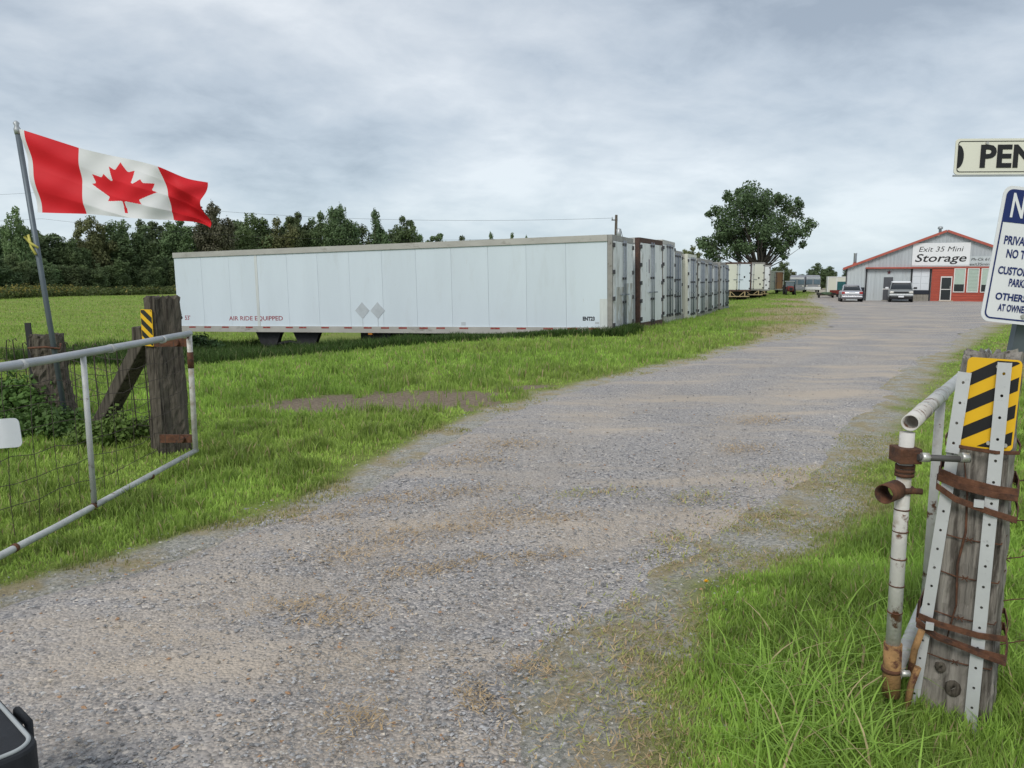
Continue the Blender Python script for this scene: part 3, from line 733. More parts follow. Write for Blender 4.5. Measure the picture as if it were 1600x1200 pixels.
# the large spreading tree behind the trailers
def big_tree():
    rg = np.random.default_rng(5); Yt = 95.0; z0 = gz(30.3, Yt)
    t = empty('spreading_tree', (30.3, Yt, z0), (0, 0, 0), 'large spreading tree with dark green crown behind the white trailers', 'tree')
    def W(px, py): return (22.63 + (px - 1090) * .0769 - 30.3, 12.24 - (py - 298) * .0763 - z0)
    lobes = [(1185,316,24),(1160,316,22),(1206,320,17),(1140,324,22),(1225,320,17),(1182,342,28),(1150,348,26),(1216,344,26),(1242,328,16),(1168,370,22),(1200,370,20),(1232,362,20),(1124,345,18),(1130,364,18),
             (1116,380,20),(1140,384,18),(1102,378,13),(1106,394,12),(1126,399,13),(1247,368,13),(1230,384,13),(1214,392,9),(1220,404,6),(1120,324,11),(1250,320,9),(1257,350,9),(1247,385,7),(1132,308,8),(1195,304,9),(1250,310,5),(1176,303,8),(1255,335,7),(1150,303,7),(1215,308,8),(1112,334,7),(1172,388,17),(1194,386,15),(1152,390,15),(1184,362,22),(1206,384,13),(1164,398,9),(1236,376,12),(1140,374,16)]
    Q = []; b = MB()
    fork = Vector((0, 0, 3.4))
    b.tube([(0, 0, -.2), (0, 0, .4), (.05, 0, 2.0), (0, 0, 3.6)], [.85, .62, .52, .5], 12)
    for i, (px, py, r) in enumerate(lobes):
        X, Z = W(px, py); s = r * .077; yy = rg.uniform(-3.6, 3.6) if r > 14 else rg.uniform(-2, 2)
        n = int(80 + 2.0 * r * r)
        for k in range(3):
            o_ = rg.normal(0, .38, 3) * s; Q.append(leaf_cloud((X + o_[0], yy + o_[1] * 1.5, Z + o_[2]), (s * .82, s * 1.05, s * .72), n // 3, .15, rg, .2))
        # limb
        e_ = Vector((X, yy, Z)); st = Vector((X * .06, 0, 2.6 + rg.uniform(0, 1.2))); mid = st.lerp(e_, .5) + Vector((0, 0, .1 * e_.length * (-.25 if py > 375 else .12)))
        k = .05 + r * .0055
        b.tube([st, st.lerp(mid, .5) + Vector((rg.normal(0, .12), 0, rg.normal(0, .1))), mid, e_], [k * 1.1, k * .8, k * .5, .015], 6)
    V, F = quads(np.concatenate(Q))
    npmesh('crown', V, F, leafmat('leaf_big', (.088, .135, .060), .01), t)
    b.build('trunk', m_bark, t)
big_tree()

# ------------------------------------------------------------------ semi-trailers
def panel_paint(name, c, dirt=.5):
    return mat(name, c, .42, .045, .8, 0, .06, 5, spot=(.40, .41, .39), spot_scale=2.2, spot_lo=.56, spot_hi=.56 + .4 / max(dirt, .1), stretch=(1, 1, .22), spot2=(.40, .33, .25), spot2_scale=9, spot2_lo=.70, spot2_hi=.80)
m_panel = panel_paint('white_panel', (.64, .715, .775), .4)
m_panel2 = panel_paint('white_panel_worn', (.70, .72, .72), 1.4)
m_panelcream = panel_paint('cream_panel', (.66, .665, .575), .8)
m_doorwhite = mat('door_white', (.76, .78, .79), .5, .06, 1.2, spot=(.34, .33, .30), spot_scale=3.4, spot_lo=.55, spot_hi=.70, spot2=(.14, .085, .055), spot2_scale=8, spot2_lo=.63, spot2_hi=.69, stretch=(1, 1, .25))
m_doorscuff = mat('door_scuffed', (.46, .45, .42), .65, .25, 3, spot=(.68, .71, .73), spot_scale=3.2, spot_lo=.50, spot_hi=.56, spot2=(.085, .075, .06), spot2_scale=5, spot2_lo=.60, spot2_hi=.66, stretch=(1, 1, .35))
m_doorgrey = mat('door_grey', (.52, .55, .57), .5, .12, 2, spot=(.22, .21, .2), spot_scale=4, spot_lo=.58, spot_hi=.7, stretch=(1, 1, .4))
m_alu = mat('aluminium_rail', (.47, .455, .42), .5, .12, 3, .3, spot=(.26, .24, .21), spot_scale=5, spot_lo=.58, spot_hi=.72, stretch=(.4, 1, 1))
m_aluframe = mat('aluminium_frame', (.30, .29, .27), .55, .15, 4, .25, spot=(.14, .12, .10), spot_scale=6, spot_lo=.58, spot_hi=.7)
m_brownframe = mat('rusted_brown_frame', (.085, .05, .04), .8, .3, 8, spot=(.15, .07, .04), spot_scale=10)
m_rod = mat('lock_rod', (.22, .25, .29), .5, .2, 12, .4)
m_hinge = mat('hinge', (.055, .055, .06), .7, .3, 10)
m_roof = mat('trailer_roof', (.32, .32, .31), .7, .15, 1)
m_red = mat('reflector_red', (.30, .035, .03), .5, .25, 8, spot=(.30, .24, .2), spot_scale=20, spot_lo=.5, spot_hi=.7)
m_redtext = mat('red_print', (.32, .07, .09), .5, .2, 20)
m_inktext = mat('dark_print', (.02, .022, .035), .5, .1)
m_beige = mat('stained_strip', (.58, .61, .60), .6, .15, 5, stretch=(1, 1, .2))
m_grey = mat('placard_grey', (.47, .51, .54), .5, .1)
m_tanmetal = mat('tan_steel', (.40, .31, .17), .6, .2, 8, spot=RUST, spot_scale=9, spot_lo=.6, spot_hi=.7)
m_glass = mat('dark_glass', (.018, .022, .026), .12, .1, spec=.6)

def trailer(label, x, y, zg, rz, H, zf, side=None, doors=None, frame=None, ry=0.0, L=16.15, Wd=2.6, group='storage trailers in the long row',
            rods=2, hinges=4, panels=0, bogie=False, toprail=.16, scuff=False, two=None, bumper=True, name='storage_trailer'):
    """origin: rear corner on the viewer's side, x runs to the front, y toward the viewer, floor at zf, box height H"""
    side = side or m_panel2; doors = doors or m_doorwhite; frame = frame or m_aluframe
    t = empty(name, (x, y, zg), (0, ry, rz), label, 'trailer', group)
    z0, z1 = zf, zf + H; br = .2; fp = .11                              # bottom rail height, frame post width
    # roof, floor, far wall, nose
    MB().box((0.02, -Wd + .02, z1 - .03), (L - .02, -.02, z1 + .012)).build('roof', m_roof, t)
    MB().box((0.03, -Wd + .03, z0 + .01), (L - .03, -.03, z0 + .14)).build('floor', m_dark, t)
    MB().box((fp + .01, -Wd, z0 + br), (L, -Wd + .04, z1 - toprail)).build('wall', side, t)
    MB().box((L - .04, -Wd + .045, z0 + .02), (L + .01, -.045, z1 - .02)).build('nose_wall', side, t, .01)
    for yy in (0, -Wd):
        o_ = .012 if yy == 0 else -.012
        MB().box((fp, min(yy - .03 + o_, yy + .03 + o_), z1 - toprail), (L, max(yy - .03 + o_, yy + .03 + o_), z1 + .02)).build('top_rail', m_alu, t)
        MB().box((fp, min(yy - .03 + o_, yy + .03 + o_), z0), (L, max(yy - .03 + o_, yy + .03 + o_), z0 + br)).build('bottom_rail', m_alu, t)
    # near wall in sheets
    n = panels or 1; pw = (L - fp - .02) / n
    b = MB().box((0, -.028, z0 + br + .002), (pw - .006, 0.0, z1 - toprail - .002)); me = None
    for i in range(n):
        if me is None:
            o = b.build('side_panel', side, t); me = o.data
        else:
            o = link('side_panel', me, None, t)
        o.location = (fp + .01 + i * pw, random.uniform(-.0025, .0025), 0)
    # rear frame
    MB().box((-.03, -fp, z0), (fp, 0.016, z1 + .02)).build('corner_post', frame, t, .006)
    MB().box((-.03, -Wd - .016, z0), (fp, -Wd + fp, z1 + .02)).build('corner_post', frame, t, .006)
    MB().box((-.035, -Wd + fp, z1 - .14), (fp, -fp, z1 + .022)).build('header', frame, t, .006)
    MB().box((-.06, -Wd + fp, z0 - .02), (fp, -fp, z0 + .13)).build('sill', frame, t, .006)
    # doors
    zb, zt = z0 + .14, z1 - .15; mid = -Wd / 2; dwid = Wd / 2 - fp - .008
    for k, (ya, yb) in enumerate(((mid + .006, -fp - .004), (-Wd + fp + .004, mid - .006))):
        dm = doors if two is None else two[k]
        d = MB().box((-.045, ya, zb), (.005, yb, zt)).build('door', dm, t, .004)
        if scuff:
            hh = (zt - zb) * (.52 if k else .48)
            MB().box((-.052, ya + .03, zb + .02), (-.0455, yb - .05, zb + hh)).build('scuff_plate', m_doorscuff, d)
        inner = ya if k == 0 else yb; sg = 1 if k == 0 else -1
        for j in range(rods):
            yr = inner + sg * (.11 + j * .42 * (1 if rods < 3 else .5))
            MB().tube([(-.085, yr, zb - .06), (-.085, yr, zt + .05)], .02, 8).build('lock_rod', m_rod, d)
            for zk in (zb + .02, zb + .75, zb + 1.45, zt - .06):
                MB().box((-.10, yr - .05, zk - .035), (-.044, yr + .05, zk + .035)).build('rod_bracket', m_hinge, d)
            if j == 0: MB().box((-.115, yr - .02, zb + .95), (-.09, yr + sg * .34, zb + .99)).build('handle', m_rod, d)
        outer = yb if k == 0 else ya
        for j in range(hinges):
            zk = zb + .12 + (zt - zb - .24) * j / (hinges - 1)
            MB().box((-.075, outer - .07, zk - .06), (-.02, outer + .09, zk + .06)).build('hinge', m_hinge, d)
    if bumper:
        b = MB().box((-.09, -Wd + .15, z0 - .14), (.0, -.15, z0 - .022)); b.build('bumper', frame, t, .005)
    if bogie:
        zz = -zf if False else 0
        u = MB(); u.box((-.05, -Wd + .12, .34), (.03, -.12, .43))
        u.build('underride_guard', m_tanmetal, t)
        for yy in (-.55, -Wd + .55):
            MB().box((-.04, yy - .05, .432), (.04, yy + .05, z0 - .03)).build('guard_post', m_tanmetal, t)
            s = 1 if yy > -Wd / 2 else -1
            MB().bar((0, yy - s * .06, z0 - .05), (0, yy - s * .5, .44), .05, .06).build('guard_brace', m_tanmetal, t)
        for ax in (1.3, 2.55):
            for yy in (-.3, -Wd + .3):
                w_ = MB().tube([(ax, yy - .27, .5), (ax, yy - .25, .5), (ax, yy + .25, .5), (ax, yy + .27, .5)], [.42, .5, .5, .42], 20).build('wheel', m_tyre, t)
                MB().tube([(ax, yy + .2, .5), (ax, yy + .285, .5)], .26, 14).build('rim', m_galv, w_)
        MB().box((.8, -Wd + .7, .45), (3.2, -.7, z0 - .02)).build('bogie_frame', m_dark, t)
    return t

RZ = math.atan2(AL[1], AL[0])
def row_xy(s, p): q = ROW_O + PE * s - AL * p; return float(q[0]), float(q[1])
# the long trailer nearest the camera
T1 = trailer('long white trailer with its whole side showing, nearest in the row', 2.85, 22.0, 0.0, RZ, 2.80, .045, m_panel, m_doorwhite, m_aluframe, ry=R(1.1), panels=13, scuff=True, rods=1, group=None)
zr = .045 + .2
for a_ in (.35, 1.0, 1.75, 2.6, 3.45, 4.5, 5.3, 5.9, 6.65, 7.3, 7.95, 8.7, 9.6, 10.5, 11.05, 12.0, 12.75, 13.8, 14.6, 15.3):
    MB().box((a_, .043, .045 + .135), (a_ + .30, .047, .045 + .185)).build('reflector', m_red, T1)
text("53'", .22, (15.82, .004, .045 + .42), (-1, 0, 0), (0, 0, 1), m_redtext, T1, offset=.004)
MB().tube([(15.98, .001, .045 + .5), (15.98, .006, .045 + .5)], .06, 14).build('round_decal', m_inktext, T1)
text("AIR RIDE EQUIPPED", .21, (13.8, .004, .045 + .40), (-1, 0, 0), (0, 0, 1), m_redtext, T1, offset=.003, width=2.32)
text("ENT23", .15, (.85, .004, .045 + .40), (-1, 0, 0), (0, 0, 1), m_inktext, T1, offset=.008, width=.36)
for a_ in (8.3, 7.72):
    MB().prism([(a_ - .27, .045 + .72), (a_, .045 + .45), (a_ + .27, .045 + .72), (a_, .045 + .99)][::-1], .003, .012).build('placard_holder', m_grey, T1)
    MB().box((a_ - .008, .003, .045 + .205), (a_ + .008, .008, .045 + .448)).build('drain_line', m_grey, T1)
MB().box((12.44, .003, .045 + .205), (12.55, .007, .045 + 2.62)).build('rivet_strip', m_beige, T1)
MB().box((.115, .003, .045 + .205), (.34, .009, .045 + 1.02)).build('corner_patch', m_beige, T1, .002)
MB().box((.36, .003, .045 + .30), (.48, .006, .045 + .36)).build('small_plate', m_grey, T1)
MB().box((4.6, .003, .045 + .25), (4.75, .006, .045 + .35)).build('small_plate', m_grey, T1)
# landing gear and hanging chassis
for yy in (-.35,):
    for a_ in (12.35, 10.75):
        MB().prism([(a_ - .55, .03), (a_ - .22, -.62), (a_ + .22, -.62), (a_ + .55, .03)][::-1], yy - .08, yy + .08).build('suspension_hanger', m_dark, T1)
    MB().tube([(12.2, yy, -.42), (11.5, yy, -.3), (10.85, yy, -.42)], .05, 8).build('cross_brace', m_dark, T1)
for yy in (-.5, -2.1):
    MB().box((8.35, yy - .12, -.6), (8.65, yy + .12, .04)).build('landing_leg', m_dark, T1)
MB().box((7.4, -2.2, -.45), (8.3, -.2, .03)).build('tool_box', m_dark, T1, .01)
MB().box((7.95, -.02, -.02), (8.1, .03, .04)).build('marker_lamp', mat('amber', (.45, .17, .02), .4), T1)

row = [  # s, p, H, zf, side, doors, frame, label, rods, hinges
    (3.3, .06, 2.86, .06, m_panel2, m_doorwhite, m_brownframe, 'white door trailer with rust brown rear frame, second in the row', 1, 5),
    (7.25, .05, 2.95, .12, m_panel2, m_panel2, m_alu, 'white trailer with four tall lock rods, third in the row', 2, 5),
    (10.2, -.15, 2.78, .10, m_panel2, m_doorgrey, m_aluframe, 'grey door trailer set back a little, fourth in the row', 2, 3),
    (13.05, .05, 2.80, .06, m_panelcream, m_doorwhite, m_panelcream, 'trailer with pale yellow corner post, fifth in the row', 2, 5),
    (15.9, .08, 2.72, .06, m_panel2, m_doorwhite, m_aluframe, 'white door trailer beside the yellow post one, sixth in the row', 2, 4),
    (18.75, .06, 2.72, .06, m_panel2, m_doorscuff, m_aluframe, 'scuffed grey trailer, seventh counting from the nearest in the row', 2, 4),
    (21.6, .0, 2.62, .06, m_panel2, m_doorwhite, m_aluframe, 'white trailer, eighth counting from the nearest in the row', 2, 4),
    (24.4, .1, 2.66, .06, m_panel2, m_doorgrey, m_aluframe, 'grey door trailer, ninth counting from the nearest in the row', 1, 4),
    (27.1, .0, 2.6, .06, m_panel2, m_doorgrey, m_rod, 'blue grey trailer at the far end of the long row', 2, 4)]
for (s, p, H, zf, sd, dm, fm, lab, rd, hg) in row:
    x_, y_ = row_xy(s, p); zg = gz(x_, y_)
    T = trailer(lab, x_, y_, zg, RZ - (R(5.5) if fm is m_brownframe else 0), H, zf, sd, dm, fm, ry=R(1.5), rods=rd, hinges=hg, L=11.6 if fm is m_brownframe else 13.6)
    if fm is m_brownframe:
        MB().box((-.0475, -1.02, zf + 1.75), (-.0455, -.94, zf + 2.2)).build('vertical_decal', mat('plum_print', (.09, .04, .10), .5), T)
        for yy in (-.72, -1.75):
            MB().box((-.0475, yy - .035, zf + 1.78), (-.0455, yy + .035, zf + 2.1)).build('number_decal', m_grey, T)
# parked trailers on wheels beyond the row
G2 = 'white trailers parked on wheels beyond the row'
for (X0, Yt, H, zf, lab, two, sd) in [(20.32, 74, 2.72, .88, 'nearest wheeled trailer with one cream and one white door', (m_panelcream, m_panel), m_panelcream), (23.55, 80, 2.82, .85, 'middle wheeled trailer with dark spots on its white door', (m_panel2, m_panelcream), m_panel2), (26.15, 86, 2.8, .72, 'third wheeled trailer, half hidden with grimy white door', (m_panel2, m_doorwhite), m_panel2)]:
    zg = gz(X0 + 1, Yt); T = trailer(lab, X0, Yt, zg, R(90), H, zf, sd, None, m_brownframe if X0 < 21 else m_aluframe, two=two, bogie=True, group=G2, rods=1, hinges=4, L=14.6, Wd=2.5, bumper=False)
    for (yy, zz_) in ((-1.9, zf + 1.25), (-2.05, zf + .62)) if X0 > 23 else ((-1.85, zf + 1.35),):
        MB().box((-.052, yy - .07, zz_ - .09), (-.0455, yy + .07, zz_ + .09)).build('lock_box', m_dark, T)
zg = gz(33, 100)
T = trailer('cream box trailer with an orange brown rust streaked end', 32.95, 100, zg, R(90), 2.4, .55, m_panel2, None, m_panelcream, two=(m_panelcream, mat('rust_orange_panel', (.42, .22, .11), .6, .25, 3, stretch=(1, 1, .2))), group=G2, rods=1, hinges=3, L=9, Wd=2.1, bumper=False)
for ax in (1.5, 6.8):
    for yy in (-.3, -1.8):
        MB().tube([(ax, yy - .1, .3), (ax, yy + .1, .3)], .33, 14).build('wheel', m_tyre, T)

# ------------------------------------------------------------------ storage building
m_siding = mat('grey_siding', (.45, .48, .50), .5, .08, 1.2, .1, spot=(.30, .32, .34), spot_scale=2, spot_lo=.55, spot_hi=.75, stretch=(1, 1, .15))
m_sidinglight = mat('pale_siding', (.52, .56, .57), .5, .05, 1.2, .05, spot=(.36, .37, .36), spot_scale=2, spot_lo=.6, spot_hi=.8, stretch=(1, 1, .15))
m_redtrim = mat('red_trim', (.42, .10, .07), .55, .12, 2)
m_redwall = mat('red_boards', (.40, .075, .045), .7, .12, 2.5, stretch=(.5, 1, 3))
m_trimwhite = mat('trim_white', (.74, .72, .69), .5, .04)
m_blind = mat('blind_green', (.42, .52, .44), .6, .05)
m_post = mat('black_post', (.018, .018, .022), .6, .2)
m_doorgr = mat('steel_door_grey', (.085, .09, .10), .55, .1)
m_loadwhite = mat('loading_door_white', (.70, .73, .76), .5, .04)
m_blackrub = mat('dock_rubber', (.02, .025, .035), .7, .2)
m_stone = mat('concrete_block', (.28, .26, .22), .9, .2, 3)
BX, BY, BZ = 30.2, 70.0, gz(36, 69) - .03
Bd = empty('storage_building', (BX, BY, BZ), (0, 0, R(-23)), 'grey metal gabled storage building with red trim and red boarded front', 'building')
Bd.scale = (.87, 1, 1)
BW, EAVE, RIDGE, RX, DEP = 17.7, 2.98, 6.02, 8.85, 20.0
def roofz(x): return EAVE + (RIDGE - EAVE) * (x / RX if x < RX else (BW - x) / (BW - RX))
def rib_sheet(x0, x1, z0, zt, y=0.0, rib=.3, h=.028):
    """a profiled sheet: trapezoid ribs every rib metres, top follows zt(x)"""
    b = MB(); xs = [(x0, 0)]
    k = x0 + .06
    while k + .12 < x1:
        xs += [(k, 0), (k + .025, 1), (k + .085, 1), (k + .11, 0)]; k += rib
    xs.append((x1, 0)); n = len(xs)
    for (xx, u) in xs: b.v += [(xx, y - u * h, z0), (xx, y - u * h, zt(xx))]
    for i in range(n - 1): b.f.append((2 * i, 2 * i + 2, 2 * i + 3, 2 * i + 1))
    return b
# carcass behind the cladding
b = MB(); b.prism([(0.05, 0), (BW - .05, 0), (BW - .05, EAVE - .05), (RX, RIDGE - .1), (.05, EAVE - .05)], .06, DEP); b.build('wall', m_siding, Bd)
fr = MB  # gable sheets above the lower front
n = 18
for i in range(n):
    x0 = BW * i / n; x1 = BW * (i + 1) / n - .008
    lo = 2.96
    if x0 < 1.7: lo = 0.02
    rib_sheet(x0, x1, lo, lambda q: roofz(q) - .04, 0.0).build('siding_sheet', m_siding if lo > 1 else m_sidinglight, Bd)
for i in range(5):                                                # pale recess wall
    x0 = 1.92 + .82 * i; rib_sheet(x0, x0 + .812, .02, lambda q: 2.8, -.02).build('siding_sheet', m_sidinglight, Bd)
for x0 in (1.8, 5.93, 7.62): MB().box((x0, -.14, 0), (x0 + .13, -.03, 2.82)).build('post', m_post, Bd)
MB().box((1.75, -.45, 2.84), (7.78, .02, 2.97)).build('canopy_trim', m_redtrim, Bd)
d = MB().box((3.5, -.075, .05), (4.35, -.052, 2.1)).build('door', m_doorgr, Bd)
MB().box((3.42, -.10, 1.02), (4.43, -.076, 1.10)).build('crossbar', m_trimwhite, d)
MB().box((3.40, -.09, .02), (3.49, -.05, 2.2)).build('door_frame', m_sidinglight, d); MB().box((4.36, -.09, .02), (4.45, -.05, 2.2)).build('door_frame', m_sidinglight, d); MB().box((3.495, -.09, 2.105), (4.355, -.05, 2.2)).build('door_frame', m_sidinglight, d)
star = [(math.sin(i * math.pi / 5) * (.22 if i % 2 == 0 else .09) + 3.95, math.cos(i * math.pi / 5) * (.22 if i % 2 == 0 else .09) + 2.52) for i in range(10)]
MB().prism(star[::-1], -.085, -.06).build('wall_star', mat('maroon', (.12, .03, .035), .6), Bd)
MB().box((3.4, -.35, 0), (4.45, -.05, .09)).build('doorstep', m_stone, Bd)
# loading bay
for x0 in (6.10, 6.86):
    ld = MB().box((x0, -.09, .98), (x0 + .74, -.03, 2.80)).build('loading_door', m_loadwhite, Bd)
    for zk in (1.55, 2.15): MB().box((x0 + .06, -.098, zk), (x0 + .68, -.092, zk + .03)).build('door_seam', m_sidinglight, ld)
MB().box((6.07, -.22, .62), (7.62, -.03, .97)).build('dock_bumper', m_blackrub, Bd, .02)
for i in range(3):
    for j in range(2):
        MB().box((6.08 + .515 * i + .004, -.16 - .004 * j, .02 + .30 * j), (6.08 + .515 * (i + 1) - .008, -.03, .02 + .30 * (j + 1) - .012)).build('block', m_stone, Bd)
# red boarded front
ph = 2.82 / 13
for j in range(13):
    b = MB(); z0_, z1_ = .02 + ph * j, .02 + ph * (j + 1) - .006
    b.add([(7.80, -.03, z0_), (BW, -.03, z0_), (BW, -.105, z0_), (7.80, -.105, z0_), (7.80, -.03, z1_), (BW, -.03, z1_), (BW, -.075, z1_), (7.80, -.075, z1_)], [(0,1,2,3),(7,6,5,4),(3,2,6,7),(2,1,5,6),(1,0,4,5),(0,3,7,4)][0:6])
    b.build('board', m_redwall, Bd)
MB().box((7.79, -.17, 2.86), (BW + .05, .02, 2.985)).build('red_band', m_redtrim, Bd)
d = MB().box((8.68, -.15, .14), (9.52, -.11, 2.06)).build('glass_door', m_glass, Bd)
for (lo, hi) in [((8.60, -.17, .08), (8.68, -.106, 2.16)), ((9.52, -.17, .08), (9.60, -.106, 2.16)), ((8.68, -.17, 2.06), (9.52, -.106, 2.16)), ((8.68, -.17, .08), (9.52, -.106, .14)), ((8.68, -.168, 1.02), (9.52, -.151, 1.08))]:
    MB().box(lo, hi).build('door_frame', m_trimwhite, d)
MB().box((9.44, -.19, 1.05), (9.48, -.169, 1.35)).build('handle', m_bolt, d)
MB().box((8.5, -.55, 0), (9.75, -.11, .10)).build('doorstep', mat('tan_step', (.45, .36, .26), .8), Bd)
for x0, blind in ((9.72, .68), (10.88, 1.0), (12.04, .70), (13.4, .7), (14.6, .7)):
    w = MB().box((x0 + .07, -.13, .87), (x0 + .93, -.11, 2.78)).build('window', m_glass, Bd)
    for (lo, hi) in [((x0, -.165, .80), (x0 + .07, -.106, 2.84)), ((x0 + .93, -.165, .80), (x0 + 1.0, -.106, 2.84)), ((x0 + .07, -.165, 2.78), (x0 + .93, -.106, 2.84)), ((x0 + .07, -.165, .80), (x0 + .93, -.106, .87))]:
        MB().box(lo, hi).build('window_frame', m_trimwhite, w)
    zb_ = 2.78 - 1.9 * blind + .002
    if blind < 1: MB().box((x0 + .075, -.14, zb_), (x0 + .925, -.132, 2.775)).build('blind', m_blind, w)
    else:
        for j in range(16): MB().box((x0 + .075, -.142, .875 + .118 * j), (x0 + .925, -.132, .875 + .118 * j + .106)).build('blind_slat', m_blind, w)
# sign board over the bay
sg = MB().box((5.95, -.10, 3.02), (10.98, -.045, 5.02)).build('sign_board', m_white, Bd)
text('Exit 35 Mini', .62, (6.5, -.104, 4.28), (1, 0, 0), (0, 0, 1), m_signblack, sg, shear=.22, offset=.0, width=3.9)
text('Storage', .95, (6.2, -.104, 3.42), (1, 0, 0), (0, 0, 1), m_signblack, sg, shear=.22, offset=.012, width=4.5)
MB().box((5.95, -.12, 3.10), (10.98, -.102, 3.14)).build('batten', m_grey, sg)
s2 = MB().box((10.99, -.09, 3.0), (BW - .1, -.045, 3.85)).build('phone_board', m_sidinglight, Bd)
text('Ph-Ck 613-34', .33, (11.1, -.094, 3.48), (1, 0, 0), (0, 0, 1), m_signblack, s2, offset=.004, shear=.15, width=2.35)
text('exit35ministor', .33, (11.0, -.094, 3.07), (1, 0, 0), (0, 0, 1), m_signblack, s2, offset=.004, shear=.15, width=2.5)
# roof
def slab(p, q, name, m, yo0, yo1, th, up=0.0):
    v = Vector((q[0] - p[0], 0, q[1] - p[1])).normalized(); nrm = Vector((-v.z, 0, v.x)) * th
    if nrm.z < 0: nrm = -nrm
    P0, P1 = Vector((p[0], 0, p[1] + up)), Vector((q[0], 0, q[1] + up))
    MB().prism([(P0.x, P0.z), (P1.x, P1.z), ((P1 + nrm).x, (P1 + nrm).z), ((P0 + nrm).x, (P0 + nrm).z)], yo0, yo1).build(name, m, Bd)
for (p, q) in (((-.35, roofz(0) - .14), (RX, RIDGE)), ((BW + .35, roofz(BW) - .14), (RX, RIDGE))):
    slab(p, q, 'roof_sheet', m_siding, -.28, DEP + .2, .08)
    slab(p, q, 'fascia', m_redtrim, -.34, -.285, .20, -.10)
MB().tube([(.75, 2.0, 3.2), (.75, 2.0, 4.25), (.75, 2.0, 4.3)], [.16, .16, .2], 12).build('chimney_pipe', m_galv, Bd)
MB().box((.55, 1.8, 3.1), (.95, 2.2, 3.42)).build('chimney_collar', m_redtrim, Bd)
MB().tube([(8.6, 3, 5.9), (8.6, 3, 6.35), (8.6, 3, 6.36), (8.6, 3, 6.55), (8.6, 3, 6.62)], [.14, .14, .24, .24, .05], 12).build('roof_vent', m_galv, Bd)
MB().box((7.95, -.30, 5.62), (8.2, -.02, 5.85)).build('gable_lamp', m_trimwhite, Bd, .03)
MB().box((-.06, -.1, 0), (.03, .02, 2.9)).build('corner_trim', m_post, Bd)
MB().box((1.35, -.3, .05), (1.75, -.05, 1.2)).build('meter_box', m_blackrub, Bd)
bn = empty('waste_bin', (BX + 13.0 * .87 * .92 - .3, BY - 13.0 * .87 * .39 - .7, BZ), (0, 0, R(-23)), 'dark green bin against the red front of the building', 'bin')
MB().prism([(-.26, .06), (.26, .06), (.32, 1.0), (-.32, 1.0)], -.3, .3).build('body', mat('bin_green', (.06, .09, .05), .6), bn, .02)
MB().box((-.34, -.34, 1.002), (.34, .32, 1.07)).build('lid', m_dark, bn, .02)
for xx in (-.2, .2): MB().tube([(xx - .04, .2, .09), (xx + .04, .2, .09)], .09, 10).build('wheel', m_tyre, bn)

# ------------------------------------------------------------------ vehicles in the yard
def loft(stations, name, m, parent, n=12):
    """stations: (y, half width, z low, z high, roundness) -> closed hull along y"""
    b = MB()
    for (yy, hw, z0, z1, rd) in stations:
        cz = (z0 + z1) / 2; hz = (z1 - z0) / 2
        for j in range(n * 2):
            a = math.pi * j / n; ca, sa = math.cos(a), math.sin(a); p = rd
            b.v.append((math.copysign(abs(ca) ** p, ca) * hw, yy, cz + math.copysign(abs(sa) ** p, sa) * hz))
    k = n * 2
    for i in range(len(stations) - 1):
        for j in range(k): b.f.append((i * k + j, (i + 1) * k + j, (i + 1) * k + (j + 1) % k, i * k + (j + 1) % k))
    b.f.append(tuple(range(k))); b.f.append(tuple((len(stations) - 1) * k + j for j in reversed(range(k))))
    b.smooth = True
    return b.build(name, m, parent)
def wheels(t, pts, r, w=.2):
    for (xx, yy) in pts:
        s = 1 if xx > 0 else -1
        o = MB().tube([(xx - w / 2, yy, r), (xx - w / 2 + .02, yy, r), (xx + w / 2 - .02, yy, r), (xx + w / 2, yy, r)], [r * .9, r, r, r * .9], 20).build('wheel', m_tyre, t)
        MB().tube([(xx + s * w * .42, yy, r), (xx + s * w * .53, yy, r)], r * .62, 14).build('rim', m_galv, o)
m_silver = mat('silver_paint', (.46, .47, .50), .28, .03, 2, .5, spec=.5)
m_cargrey = mat('grey_green_paint', (.27, .285, .28), .3, .04, 2, .4, spec=.5)
m_carwhite = mat('car_white', (.72, .73, .74), .35, .03)
m_lampred = mat('lamp_red', (.35, .03, .03), .25, .05)
m_lampclr = mat('lamp_clear', (.62, .60, .54), .2, .05, spec=.6)
# silver sedan, tail toward the viewer
cz_ = gz(30.7, 66.5)
cs = empty('silver_sedan', (29.15, 66.6, cz_), (0, 0, R(-20)), 'silver sedan parked tail out at the left corner of the building', 'car', 'cars parked before the building')
loft([(-2.2, .70, .34, .74, .45), (-2.12, .82, .26, .90, .35), (-1.5, .87, .22, .96, .3), (0, .88, .20, .94, .3), (1.2, .87, .22, .92, .3), (2.0, .80, .26, .78, .35), (2.2, .62, .32, .66, .45)], 'body', m_silver, cs)
loft([(-1.62, .70, .80, .99, .5), (-.95, .66, .80, 1.36, .4), (.1, .66, .80, 1.41, .4), (.75, .66, .80, 1.20, .4), (1.25, .68, .80, .94, .5)], 'cabin_glass', m_glass, cs)
loft([(-1.0, .58, 1.335, 1.40, .5), (-.4, .62, 1.36, 1.445, .5), (.25, .58, 1.34, 1.425, .5)], 'roof', m_silver, cs)
for s in (-1, 1):
    MB().bar((s * .71, -1.55, .95), (s * .61, -.92, 1.36), .09, .05).build('pillar', m_silver, cs)
    MB().box((s * .68 - .13, -2.215, .66), (s * .68 + .13, -2.0, .86)).build('tail_lamp', m_lampred, cs, .03)
MB().box((-.25, -2.225, .68), (.25, -2.19, .80)).build('number_plate', m_white, cs)
MB().box((-.80, -2.29, .36), (.80, -2.0, .52)).build('rear_bumper', m_silver, cs, .04)
